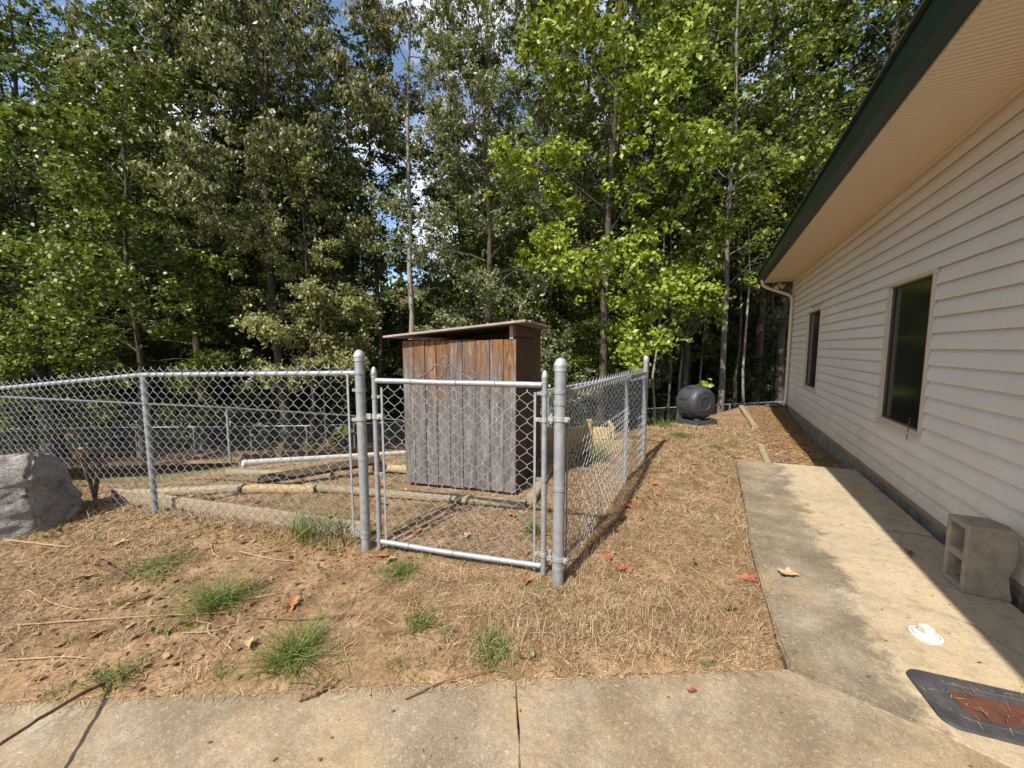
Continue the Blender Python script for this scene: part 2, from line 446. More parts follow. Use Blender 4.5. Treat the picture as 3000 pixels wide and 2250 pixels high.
CP = np.array([
 (-3, -3, 0), (-9, -4, 0), (-3, .3, -.01), (-1.5, 1.4, -.01), (-.5, 2.3, -.02), (0, 3.4, -.035), (0, 5, -.06), (-.8, 2.2, -.01), (-.8, 3.8, -.02),
 (-.8, 5.4, -.02), (.3, 6.4, -.06), (.3, 8, -.02), (-2.2, 2, -.01), (-3, 3.1, -.02), (-1.8, 3.4, -.02), (-4.4, 1.5, 0), (-3.6, .9, 0), (-5, .9, 0),
 (-6.45, 1.06, -.13), (-1.7, 5.2, -.12), (-2.4, 6.4, -.3), (-1, 7.4, 0), (-.5, 8.1, 0), (.1, 9.5, 0), (.7, 11.3, 0), (1.6, 12, 0),
 (1.2, 6.5, -.12), (1.2, 9, -.11), (1.3, 10.8, -.06), (-.2, 12, -.7), (-1.6, 9.5, -.75), (-3, 8, -.75), (.6, 15, -1.4), (3, 16, -1.0), (.7, 20.4, -2.35), (-4, 17.5, -2.75),
 (-4.6, 3.0, -.1), (-7.2, 2.3, -.46), (-7.3, 3.4, -.64), (-6.05, 3.07, -.25), (-5.76, 6.16, -.80), (-8.2, 1.77, -.42), (-9.43, 4.45, -1.06), (-9.4, 7.8, -1.68), (-8.74, 9.35, -2.05),
 (-10.1, 1.66, -.60), (-11.2, 4.6, -1.75), (-12.0, 2.4, -1.35), (-11.0, 7.6, -2.35), (-13.4, 6.2, -2.75), (-15.5, 4.5, -2.9), (-17.2, 9.5, -3.1), (-13.8, 11.4, -3.15), (-19.5, 8.4, -3.15), (-8.5, 14.6, -2.95), (-16, 1, -2.3), (-20, -2, -2.2),
 (-32, 14, -5), (-10, 34, -5.5), (8, 38, -4), (-45, 45, -3), (-60, 0, -4), (30, 40, -2), (12, 14, -.3), (40, 0, 0), (20, -20, 0), (-20, -20, 0), (-55, -20, -1), (-60, 60, 5), (60, 60, 8), (0, 70, 9), (-80, 25, 3), (60, -20, 0)], float)
def _phi(d2): return np.where(d2 > 0, d2 * np.log(d2 + 1e-12) * .5, 0)
_n = len(CP)
_A = np.zeros((_n + 3, _n + 3)); _d = ((CP[:, None, :2] - CP[None, :, :2]) ** 2).sum(-1)
_A[:_n, :_n] = _phi(_d) + np.eye(_n) * .02
_A[:_n, _n:] = np.c_[np.ones(_n), CP[:, :2]]; _A[_n:, :_n] = _A[:_n, _n:].T
_w = np.linalg.solve(_A, np.r_[CP[:, 2], 0, 0, 0])
def hgt_np(x, y):
    x = np.asarray(x, float); y = np.asarray(y, float)
    z = _w[_n] + _w[_n + 1] * x + _w[_n + 2] * y
    for i in range(_n): z = z + _w[i] * _phi((x - CP[i, 0]) ** 2 + (y - CP[i, 1]) ** 2)
    near = 1 / (1 + np.exp((np.hypot(x, y) - 14)))
    z = z + .012 * vnoise(x * 2.6 + 40, y * 2.6 + 40, 1) + .02 * vnoise(x * 7 + 9, y * 7 + 9, 2) * near + .014 * vnoise(x * 17, y * 17, 3) * near
    # the ground lies a little lower beneath the slabs
    e1 = (2.09 + (x - .375) * .588) - y                       # > 0 : under the near path
    under = np.maximum(np.clip(e1 / .10, 0, 1) * (x < 1.75), np.clip((x - .37) / .06, 0, 1) * (x < 1.75) * (y > 1.5) * np.clip((5.93 + (x - .33) * .13 - y) / .08, 0, 1))
    house = np.clip((x - 1.66) / .1, 0, 1) * (y < 11.9) * (y > -9)
    return z - .07 * under - .12 * house
def hgt(x, y): return float(hgt_np(np.array([x]), np.array([y]))[0])

xs = np.r_[np.arange(-90, -20, 4.), np.arange(-20, -9, .5), np.arange(-9, 1.9, .05), np.arange(2, 12, 1.), np.arange(12, 91, 5.)]
ys = np.r_[np.arange(-40, -2, 3.), np.arange(-1, 0, .25), np.arange(0, 8.2, .05), np.arange(8.2, 13, .12), np.arange(13, 24, .5), np.arange(24, 120, 4.)]
X, Y = np.meshgrid(xs, ys); Z = hgt_np(X.ravel(), Y.ravel())
nx, ny = len(xs), len(ys)
ii = (np.arange(ny - 1)[:, None] * nx + np.arange(nx - 1)[None, :]).ravel()
me = mesh_np('ground', np.c_[X.ravel(), Y.ravel(), Z], np.c_[ii, ii + 1, ii + nx + 1, ii + nx])
ground = struct(link('ground', me, 'soil', smooth=True))
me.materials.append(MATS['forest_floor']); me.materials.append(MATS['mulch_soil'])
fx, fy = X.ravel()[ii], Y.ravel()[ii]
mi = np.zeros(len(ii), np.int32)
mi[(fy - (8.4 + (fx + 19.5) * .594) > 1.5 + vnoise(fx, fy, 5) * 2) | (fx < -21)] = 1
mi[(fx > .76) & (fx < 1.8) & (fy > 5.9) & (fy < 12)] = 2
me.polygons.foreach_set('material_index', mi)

# ------------------------------------------------------------------ slabs
def slab(name, poly, top, depth, mat, parent, bevel=.008):
    rr_ = random.Random(len(poly)); P2 = []
    for (xa, ya), (xb, yb) in zip(poly, poly[1:] + poly[:1]):
        L_ = math.hypot(xb - xa, yb - ya); m_ = max(1, int(L_ / .07)) if max(abs(xa), abs(xb)) < 4 and L_ < 5 else 1
        for i_ in range(m_):
            t_ = i_ / m_; j_ = rr_.uniform(-.0035, .0035) if i_ else 0
            P2.append((xa + (xb - xa) * t_ - (yb - ya) / L_ * j_, ya + (yb - ya) * t_ + (xb - xa) / L_ * j_))
    poly = P2
    bm = bmesh.new()
    vs = [bm.verts.new((x, y, top)) for x, y in poly]
    f = bm.faces.new(vs); bmesh.ops.recalc_face_normals(bm, faces=[f])
    if f.normal.z < 0: f.normal_flip()
    g = bmesh.ops.extrude_face_region(bm, geom=[f])
    for e in g['geom']:
        if isinstance(e, bmesh.types.BMVert): e.co.z = top
    for v_ in vs: v_.co.z = top - depth
    bmesh.ops.recalc_face_normals(bm, faces=bm.faces)
    bmesh.ops.bevel(bm, geom=[e for e in bm.edges if all(abs(v_.co.z - top) < 1e-5 for v_ in e.verts)], offset=bevel, segments=2, affect='EDGES')
    me = bpy.data.meshes.new(name); bm.to_mesh(me); bm.free()
    return link(name, me, mat, parent)
pth = bpy.data.objects.new('concrete_path', None); col.objects.link(pth); struct(pth)
ed = lambda x: 2.09 + (x - .375) * .588
jx = .375 + .006
slab('slab', [(.371, 2.080), (-.7268, ed(-.7268)), (-.3048, .70), (1.4, -2.2), (1.63, -2.2), (1.63, 1.789), (1.022, 1.929), (.845, 1.986)], 0, .16, 'path_concrete', pth, .0035)
slab('slab', [(-.730, ed(-.730)), (-2.2, ed(-2.2)), (-7, ed(-7)), (-7, -6), (1.4, -2.21), (-.308, .70)], -.001, .16, 'path_concrete', pth, .0035)
wk = bpy.data.objects.new('walkway', None); col.objects.link(wk); struct(wk)
slab('slab', [(.378, 2.094), (.849, 2.003), (1.026, 1.946), (1.63, 1.806), (1.63, 4.15), (.862, 4.064), (.335, 4.0), (.318, 3.3), (.358, 2.4)], .0, .16, 'walk_concrete', wk, .010)
slab('slab', [(.335, 4.008), (.862, 4.072), (1.63, 4.158), (1.63, 6.06), (.33, 5.89)], .003, .16, 'walk_concrete', wk, .010)

# ------------------------------------------------------------------ house
WX, Y0, Y1 = 1.70, -8.0, 11.75
SOF, PIT, ZB = 3.165, .1385, .1015
WIN = [(4.70, 5.72, .70, 2.18), (8.70, 9.80, .707, 2.215)]
hs = thing('house', 'single-storey house with beige lap siding, dark green gutter and two dark windows', 'house', (WX, 2.0, 0))
body = MB().box(((WX + .03 + 10) / 2, (Y0 + Y1) / 2, 1.55), (10 - WX - .03, Y1 - Y0 - .02, 3.2))
obj('wall', body, 'vinyl', hs)
k = 0
while ZB + k * PIT < SOF - .02:
    z0, z1 = ZB + k * PIT, min(ZB + (k + 1) * PIT, SOF)
    segs = [(Y0, Y1 - .05)]
    for a, b_, c0, c1 in WIN:
        if z1 > c0 + .01 and z0 < c1 - .01:
            segs = [q for s0, s1 in segs for q in (((s0, a - .012), (b_ + .012, s1)) if s0 < a < s1 else ((s0, s1),))]
    mb = MB(); cut = []
    for s0, s1 in segs:
        q_ = Y0 + ((k * 1.37 + .6) % 3.66)
        pts_ = [s0] + [Y0 + ((k * 1.37 + .6) % 3.66) + 3.66 * i_ for i_ in range(7) if s0 + .15 < Y0 + ((k * 1.37 + .6) % 3.66) + 3.66 * i_ < s1 - .15] + [s1]
        cut += list(zip(pts_[:-1], pts_[1:]))
    for n_, (s0, s1) in enumerate(cut):
        lap = .0014 * (n_ % 2)
        mb = MB().prism([(WX + .03, z0 + .020), (WX - .017, z0 + .020), (WX - .019 - lap, z0), (WX - .0225 - lap, z0), (WX - .0225 - lap, z0 + .004), (WX - .018 - lap, z0 + .085), (WX - .004, z0 + .108), (WX - .001, z0 + .158), (WX + .03, z0 + .158)], s0, s1)
        obj('siding_panel', mb, 'vinyl', hs)
    k += 1
obj('corner_trim', MB().box((WX - .005, Y1 - .01, (SOF + .06) / 2), (.05, .085, SOF - .06)), 'vinyl_trim', hs, bevel=.006)
obj('starter_strip', MB().box((WX - .014, (Y0 + Y1) / 2, .083), (.036, Y1 - Y0 - .01, .03)).box((WX - .004, (Y0 + Y1) / 2, .048), (.03, Y1 - Y0 - .02, .03)), 'tan_trim', hs)
fd = MB(); yy = Y0
while yy < Y1:
    d_ = random.uniform(.18, .4); d_ = min(d_, Y1 - yy)
    fd.box((WX + .03 + random.uniform(-.012, .012), yy + d_ / 2, -.12), (.09, d_ - .004, .30)); yy += d_
obj('foundation', fd, 'foundation', hs, bevel=.008)
for a, b_, c0, c1 in WIN:
    mb = MB(); t = .036
    for (y_, z_, dy, dz) in (((a + b_) / 2, c1 - t / 2, b_ - a, t), ((a + b_) / 2, c0 + t / 2, b_ - a, t), (a + t / 2, (c0 + c1) / 2, t, c1 - c0 - 2 * t - .002), (b_ - t / 2, (c0 + c1) / 2, t, c1 - c0 - 2 * t - .002)):
        mb.box((WX - .008, y_, z_), (.05, dy, dz))
    wn = obj('window', mb, 'vinyl_trim', hs, bevel=.004)
    mb = MB(); t2 = .016; a2, b2, e0, e1 = a + t, b_ - t, c0 + t, c1 - t
    for (y_, z_, dy, dz) in (((a2 + b2) / 2, e1 - t2 / 2, b2 - a2, t2), ((a2 + b2) / 2, e0 + t2 / 2, b2 - a2, t2), (a2 + t2 / 2, (e0 + e1) / 2, t2, e1 - e0 - 2 * t2 - .002), (b2 - t2 / 2, (e0 + e1) / 2, t2, e1 - e0 - 2 * t2 - .002)):
        mb.box((WX + .012, y_, z_), (.02, dy, dz))
    wn['_w'] = hs['_w']
    obj('sash', mb, 'bronze_sash', wn)
    obj('pane', MB().box((WX + .022, (a2 + b2) / 2, (e0 + e1) / 2), (.006, b2 - a2 - .02, e1 - e0 - .02)), 'window_glass', wn)
    obj('sill', MB().box((WX - .028, (a + b_) / 2, c0 - .004), (.03, b_ - a + .02, .02)), 'vinyl_trim', wn, bevel=.004)
    if a < 6:
        obj('latch_rod', MB().tube([(WX - .028, a + .20, c0 + .14), (WX - .034, a + .20, c0 + .12), (WX - .036, a + .22, c0 - .07)], .004, 6), 'bronze_sash', wn)
    del wn['_w']
# eave: soffit, gutter, roof
EX = 1.075
obj('soffit', MB().box(((EX + WX + .03) / 2, (Y0 + Y1 + .35) / 2, SOF + .012), (WX + .03 - EX, Y1 + .35 - Y0, .02)), 'soffit_vinyl', hs)
obj('soffit_channel', MB().box((WX - .022, (Y0 + Y1) / 2, SOF - .012), (.03, Y1 - Y0 - .01, .024)).box((EX + .012, (Y0 + Y1 + .35) / 2, SOF - .006), (.022, Y1 + .34 - Y0, .014)), 'soffit_vinyl', hs)
gp = [(EX, SOF + .005), (.972, SOF + .005), (.962, SOF + .03), (.942, SOF + .07), (.930, SOF + .125), (.938, SOF + .135), (.948, SOF + .12), (.98, SOF + .03), (EX, SOF + .03)]
obj('gutter', MB().prism(gp, Y0, Y1 + .36), 'green_metal', hs)
obj('fascia', MB().box((EX + .012, (Y0 + Y1 + .35) / 2, SOF + .10), (.02, Y1 + .34 - Y0, .15)), 'green_metal', hs)
rf = MB(); sl = .36; xr = 5.85
for s0, s1 in ((.90, xr),):
    rf.add([(s0, Y0, SOF + .155), (s0, Y1 + .40, SOF + .155), (s1, Y1 + .40, SOF + .155 + (s1 - s0) * sl), (s1, Y0, SOF + .155 + (s1 - s0) * sl),
            (s0, Y0, SOF + .140), (s0, Y1 + .40, SOF + .140), (s1, Y1 + .40, SOF + .14 + (s1 - s0) * sl), (s1, Y0, SOF + .14 + (s1 - s0) * sl)],
           [(0, 1, 2, 3), (4, 7, 6, 5), (0, 4, 5, 1), (1, 5, 6, 2), (2, 6, 7, 3), (3, 7, 4, 0)])
zt = SOF + .155 + (xr - .9) * sl
rf.add([(xr, Y0, zt), (xr, Y1 + .40, zt), (10.8, Y1 + .40, SOF + .155), (10.8, Y0, SOF + .155), (xr, Y0, zt - .03), (xr, Y1 + .4, zt - .03), (10.8, Y1 + .4, SOF + .12), (10.8, Y0, SOF + .12)],
       [(0, 1, 2, 3), (4, 7, 6, 5), (0, 4, 5, 1), (1, 5, 6, 2), (2, 6, 7, 3), (3, 7, 4, 0)])
roof = obj('roof', rf, 'shingle', hs)
for y_ in (Y0 + .1, Y1 - .02):
    gb = MB().prism([(WX, SOF + .03), (xr, zt - .06), (10, SOF + .03)], y_ - .05, y_ + .05)
    obj('gable', gb, 'vinyl', hs)
# downspout with two elbows, oblong section
dp = [(1.005, 11.55, SOF + .02), (1.005, 11.55, SOF - .05), (1.03, 11.55, SOF - .13), (1.10, 11.55, SOF - .19), (1.52, 11.53, 2.79), (1.60, 11.52, 2.74), (1.635, 11.51, 2.66), (1.635, 11.50, 2.5), (1.635, 11.50, .28), (1.625, 11.48, .17), (1.58, 11.42, .08)]
ds = obj('downspout', MB().tube(dp, .042, 12, flat=(1.0, .82)), 'vinyl_trim', hs, smooth=True)
ds['_w'] = hs['_w']
for z_ in (2.45, 1.2): obj('strap', MB().box((1.650, 11.50, z_), (.10, .095, .03)), 'vinyl_trim', ds)
del ds['_w']
fl = obj('floodlight', MB().lathe([(.055, 0), (.055, .025), (.03, .03)], 12, (1.42, 12.0, SOF - .045), Matrix.Rotation(math.pi, 3, 'X') @ Matrix.Identity(3)), 'vinyl_trim', hs, smooth=True)
fl['_w'] = hs['_w']
for dx_, an in ((-.10, -.9), (.07, .75)):
    mm = Matrix.Rotation(an, 3, 'Y') @ Matrix.Rotation(math.pi - .35, 3, 'X')
    obj('lamp', MB().lathe([(.018, 0), (.02, .05), (.035, .07), (.058, .13), (.06, .15), (.05, .158)], 14, (1.42 + dx_ * .35, 12.0, SOF - .06), mm), 'vinyl_trim', fl, smooth=True)
del fl['_w']

# ------------------------------------------------------------------ chain-link parts
def chain(p0, p1, h0, h1, pitch=.098, r=.0021, sides=4, curl=True):
    """woven wire between two ground points p0, p1 (x,y,z); from h0 to h1 above them. Vertical zigzag wires that hook into one another."""
    p0, p1 = np.array(p0, float), np.array(p1, float)
    L = np.hypot(*(p1 - p0)[:2]); u = np.r_[(p1 - p0)[:2] / L, 0]; nrm = np.array([-u[1], u[0], 0])
    p = pitch / 2; K = int(L / p); J = int(round((h1 - h0) / p))
    p = L / K; st = (h1 - h0) / J
    ks = np.arange(K); pts = []
    for j in range(J + 1):
        sg = np.where((j + ks) % 2 == 0, 1., -1.)
        x = (ks + .5) * p + sg * (p / 2 + r * .6); zc = h0 + j * st
        wv = np.full(K, (1 if j % 2 else -1) * r * .9)
        if curl:
            pts.append((x, zc - st * .13, wv)); pts.append((x, zc + st * .13, -wv))
        else:
            pts.append((x, zc + 0 * x, wv))
    M_ = len(pts)
    A = np.zeros((K, M_, 3))
    for i, (x, z, wv) in enumerate(pts):
        A[:, i] = p0 + u * x[:, None] + nrm * wv[:, None]
        A[:, i, 2] = p0[2] + (p1[2] - p0[2]) * x / L + z
    T = np.empty_like(A); T[:, 1:-1] = A[:, 2:] - A[:, :-2]; T[:, 0] = A[:, 1] - A[:, 0]; T[:, -1] = A[:, -1] - A[:, -2]
    T /= np.linalg.norm(T, axis=2, keepdims=True)
    B = np.cross(T, nrm); B /= np.linalg.norm(B, axis=2, keepdims=True); N = np.cross(B, T)
    V = np.stack([A + r * (np.cos(a) * B + np.sin(a) * N) for a in np.arange(sides) * 2 * np.pi / sides], 2)
    idx = np.arange(K * M_ * sides).reshape(K, M_, sides)
    F = [np.stack([idx[:, :-1, s], idx[:, :-1, (s + 1) % sides], idx[:, 1:, (s + 1) % sides], idx[:, 1:, s]], -1).reshape(-1, 4) for s in range(sides)]
    return V.reshape(-1, 3), np.concatenate(F)
def wire_part(parent, V, F, mat='wire'):
    me = mesh_np('wire_mesh', V - np.array(parent['_w']), F)
    return link('wire_mesh', me, mat, parent, smooth=True)
def post_part(parent, x, y, z0, z1, r, name='post', cap=True, mat='galvanised', bands=()):
    po = obj(name, MB().tube([(x, y, z0 - .05), (x, y, z1 - (.03 if cap else 0))], r, 16), mat, parent, smooth=True)
    po['_w'] = parent['_w']
    if cap:
        q = r * 1.10
        obj('cap', MB().lathe([(q, -.045), (q, -.018), (q * 1.06, -.016), (q * 1.06, -.004), (q * .96, .006), (q * .72, .024), (q * .36, .034), (.002, .037)], 18, (x, y, z1 - .012)), 'cast_alloy', po, smooth=True)
    for bz, (dx, dy) in bands:
        mb = MB().lathe([(r + .0005, -.011), (r + .004, -.011), (r + .004, .011), (r + .0005, .011)], 16, (x, y, z0 + bz))
        a = math.atan2(dy, dx)
        mb.box((x + math.cos(a) * (r + .017), y + math.sin(a) * (r + .017), z0 + bz), (.03, .010, .022), a)
        mb.tube([(x + math.cos(a) * (r + .022) - math.sin(a) * .014, y + math.sin(a) * (r + .022) + math.cos(a) * .014, z0 + bz), (x + math.cos(a) * (r + .022) + math.sin(a) * .014, y + math.sin(a) * (r + .022) - math.cos(a) * .014, z0 + bz)], .006, 6)
        obj('band', mb, 'galvanised', po, smooth=True)
    del po['_w']
    return po
def tie_part(parent, x, y, z, r, dirn):
    mb = MB(); a = dirn
    pts = [(x + math.cos(t) * (r + .003) * math.cos(a) * 0 + math.cos(t) * (r + .003) * -math.sin(a), y + math.cos(t) * (r + .003) * math.cos(a), z + math.sin(t) * (r + .003)) for t in np.linspace(0, 2 * math.pi, 10)]
    return obj('tie', mb.tube(pts, .0022, 5), 'wire', parent)

PL, PR, CO = (-2.258, 1.960), (-.821, 2.222), (-.790, 5.405)
LL, LE, LF = (-4.423, 1.501), (-6.45, 1.065), (-8.6, .62)

# front fence run (to the boulder and out of the picture)
f1 = thing('chain_link_fence', 'galvanised chain-link fence running from the gate past the boulder', 'fence', (-3.4, 1.7, 0))
g = lambda p: (p[0], p[1], hgt(*p))
post_part(f1, *PL, 0, 1.46, .034, bands=[(1.32, (-1, -.2)), (1.19, (-1, -.2)), (.69, (-1, -.2)), (.12, (-1, -.2)), (.09, (-1, -.2))])
post_part(f1, *LL, 0, 1.245, .024, cap=False)
obj('top_rail', MB().tube([(PL[0] - .03, PL[1] - .01, 1.315), (LL[0], LL[1], 1.262), (LE[0], LE[1], 1.085), (LF[0], LF[1], .80)], .0195, 12), 'galvanised', f1, smooth=True)
V1, F1 = chain((PL[0] - .085, PL[1] - .018, .055), (LL[0], LL[1], .0), .02, 1.325)
V2, F2 = chain((LL[0], LL[1], .0), (LE[0], LE[1], -.175), .02, 1.325)
V3, F3 = chain((LE[0], LE[1], -.175), (LF[0], LF[1], -.46), .02, 1.325, curl=False)
V = np.concatenate([V1, V2, V3]); F = np.concatenate([F1, F2 + len(V1), F3 + len(V1) + len(V2)])
# the weave hangs on the camera side of the rail
nrm1 = np.array([.2, -.98, 0]); V = V + nrm1 * .024
wire_part(f1, V, F)
bx_, by_ = PL[0] - .085, PL[1] - .018
obj('tension_bar', MB().box((bx_ + .005, by_ - .024, .70), (.016, .006, 1.24), R(12)), 'galvanised', f1)
for t_ in np.linspace(.08, .95, 6):
    tie_part(f1, PL[0] + (LL[0] - PL[0]) * t_, PL[1] + (LL[1] - PL[1]) * t_, 1.315 - .053 * t_, .021, math.atan2(LL[1] - PL[1], LL[0] - PL[0]))

# side fence run from the gate's hinge post to the corner post
f2 = thing('chain_link_fence', 'chain-link fence side running away beside the lawn to a capped corner post', 'fence', (-.8, 3.8, 0))
post_part(f2, *PR, 0, 1.414, .036, bands=[(1.23, (.1, 1)), (1.16, (.1, 1)), (.62, (.1, 1)), (.10, (.1, 1))])
post_part(f2, *CO, hgt(*CO), 1.366, .034, bands=[(1.2, (0, -1)), (.65, (0, -1)), (.15, (0, -1))])
MID = (-.835, 4.40)
post_part(f2, *MID, hgt(*MID), 1.17, .024, cap=False)
obj('top_rail', MB().tube([(PR[0], PR[1] + .03, 1.215), (MID[0], MID[1], 1.185), (CO[0], CO[1] - .03, 1.165)], .019, 12), 'galvanised', f2, smooth=True)
V1, F1 = chain((PR[0], PR[1] + .07, .0), (MID[0], MID[1], -.02), .03, 1.272, r=.0022, sides=5)
V2, F2 = chain((MID[0], MID[1], -.02), (CO[0], CO[1] - .05, -.03), .03, 1.272, r=.0022, sides=5)
wire_part(f2, np.concatenate([V1, V2]) + np.array([.026, 0, 0]), np.concatenate([F1, F2 + len(V1)]))
obj('tension_bar', MB().box((PR[0] + .026, PR[1] + .07, .65), (.006, .016, 1.2)), 'galvanised', f2)

# back of the pen: corner post down the slope, and along the bottom
B1, B2 = spot(1607, 7.6), spot(1190, 12.3)
B3, B4, B5 = spot(1030, 11.2), spot(655, 8.5), spot(0, 6.2)
f3 = thing('chain_link_fence', 'chain-link fence falling away behind the wooden shed from the corner post', 'fence', (*B1, hgt(*B1)))
seq = [(CO, 1.165), (B1, .66), (B2, -.86)]
gzs = [z - 1.2 for _, z in seq]
obj('top_rail', MB().tube([(p[0], p[1], z) for p, z in seq], .019, 8), 'galvanised', f3, smooth=True)
Vs, Fs, o_ = [], [], 0
for i in range(2):
    a_, c_ = seq[i], seq[i + 1]
    v_, f_ = chain((*a_[0], a_[1] - 1.2), (*c_[0], c_[1] - 1.2), .0, 1.235, r=.0022, sides=3, curl=False); Vs.append(v_); Fs.append(f_ + o_); o_ += len(v_)
wire_part(f3, np.concatenate(Vs), np.concatenate(Fs))
for t_ in (0, .5):
    p_ = (B1[0] + (B2[0] - B1[0]) * t_, B1[1] + (B2[1] - B1[1]) * t_); zt_ = .66 + (-.86 - .66) * t_
    post_part(f3, *p_, zt_ - 1.3, zt_ - .01, .024, cap=False)
f4 = thing('chain_link_fence', 'lower chain-link fence across the slope behind the garden timbers and white pipe', 'fence', (*B4, hgt(*B4)))
seq = [(B2, -.86), (B3, -.50), (B4, .166), (B5, .70), ((-11.2, -.8), 1.0)]
obj('top_rail', MB().tube([(p[0], p[1], z) for p, z in seq], .019, 8), 'galvanised', f4, smooth=True)
Vs, Fs, o_ = [], [], 0
for i in range(len(seq) - 1):
    a_, c_ = seq[i], seq[i + 1]
    v_, f_ = chain((*a_[0], a_[1] - 1.2), (*c_[0], c_[1] - 1.2), .0, 1.235, r=.0022, sides=3, curl=False); Vs.append(v_); Fs.append(f_ + o_); o_ += len(v_)
wire_part(f4, np.concatenate(Vs), np.concatenate(Fs))
for p_, zt_ in seq[:3]: post_part(f4, *p_, zt_ - 1.3, zt_ - .01, .026, cap=False)
# perimeter fence at the edge of the woods
Q0, Q1 = (-27.0, 4.3), (3.5, 22.2)
f5 = thing('chain_link_fence', 'far low chain-link fence along the dark edge of the woods', 'fence', (-10, 14, hgt(-10, 14)))
def q5(t):
    x = Q0[0] + (Q1[0] - Q0[0]) * t; y = Q0[1] + (Q1[1] - Q0[1]) * t
    return x, y, -1.97 + (0 if t < .4 else (t - .4) * 1.6)
obj('top_rail', MB().tube([q5(t) for t in np.linspace(0, 1, 9)], .02, 6), 'galvanised', f5, smooth=True)
Vs, Fs, o_ = [], [], 0
tt = np.linspace(0, 1, 9)
for i in range(8):
    a_, c_ = q5(tt[i]), q5(tt[i + 1])
    v_, f_ = chain((a_[0], a_[1], a_[2] - 1.1), (c_[0], c_[1], c_[2] - 1.1), .0, 1.13, pitch=.13, r=.0026, sides=3, curl=False); Vs.append(v_); Fs.append(f_ + o_); o_ += len(v_)
wire_part(f5, np.concatenate(Vs), np.concatenate(Fs), 'far_wire')
for t_ in np.linspace(.02, .98, 15):
    x_, y_, z_ = q5(t_); post_part(f5, x_, y_, z_ - 1.3, z_ - .01, .025, cap=False)

# ------------------------------------------------------------------ gate
GL, GR = Vector((-2.163, 2.003, 0)), Vector((-.939, 2.258, 0))
gu = (GR - GL).normalized(); ga = math.atan2(gu.y, gu.x); gn = Vector((gu.y, -gu.x, 0))
gate = thing('gate', 'narrow galvanised chain-link gate with a rusty scroll on its top rail', 'gate', tuple((GL + GR) / 2))
GP = lambda s, z, n=0: tuple(GL + gu * s + gn * n + Vector((0, 0, z)))
GW = (GR - GL).length
sb = [(1.145, gu), (.574, gu)]
for P_, zt_, bd, sgn in ((GL, 1.338, (1.145, 1.01, .574, .06), 1), (GR, 1.332, (1.207, .645, .13), -1)):
    post_part(gate, P_.x, P_.y, .05, zt_, .0185, 'stile', True, bands=[(z_ - .05, (gu.x * sgn, gu.y * sgn)) for z_ in bd])
obj('top_rail', MB().tube([GP(.018, 1.262), GP(.3, 1.262), GP(.52, 1.259), GP(.8, 1.262), GP(GW - .018, 1.262)], .0195, 14), 'galvanised', gate, smooth=True)
obj('bottom_rail', MB().tube([GP(.018, .052), GP(.5, .046), GP(.9, .05), GP(GW - .018, .055)], .0195, 14), 'galvanised', gate, smooth=True)
V, F = chain(GP(.062, 0, .004), GP(GW - .062, 0, .004), .03, 1.225, r=.0022, sides=5)
wire_part(gate, V, F)
for s_ in (.062, GW - .062):
    obj('tension_bar', MB().box(GP(s_, .62, .006), (.015, .005, 1.19), ga), 'galvanised', gate)
for s_ in (.30, .64, .92): tie_part(gate, *GP(s_, 1.262), .0195, ga)
for s_ in (.25, .6, .95): tie_part(gate, *GP(s_, .05), .0195, ga)
# scroll work: one rod bent each side and a loop in the middle
def arc(cx, cz, r_, a0, a1, n=12): return [(cx + r_ * math.cos(R(a)), cz + r_ * math.sin(R(a))) for a in np.linspace(a0, a1, n)]
sxm, zb = .555, 1.283
side = arc(.200, .030, .028, 25, 270, 14) + [(.165, .022), (.10, .055)] + arc(.058, .058, .030, 60, 0, 6) 
side = arc(.203, .031, .027, 40, -60, 3)[:0] + arc(.203, .031, .0275, 150, -95, 14) + [(.15, .030), (.10, .060)] + arc(.052, .052, .045, 55, 270, 14) + [(.080, .018)]
for sg in (-1, 1):
    obj('scroll', MB().tube([GP(sxm + sg * x_, zb + z_) for x_, z_ in side], .0055, 7), 'rusty_rod', gate, smooth=True)
loop = arc(0, .125, .030, -60, 235, 16) + [(-.004, .075), (0, .05), (.001, .012)]
obj('scroll', MB().tube([GP(sxm + .004 + x_, zb + z_, .003) for x_, z_ in loop], .0055, 7), 'rusty_rod', gate, smooth=True)
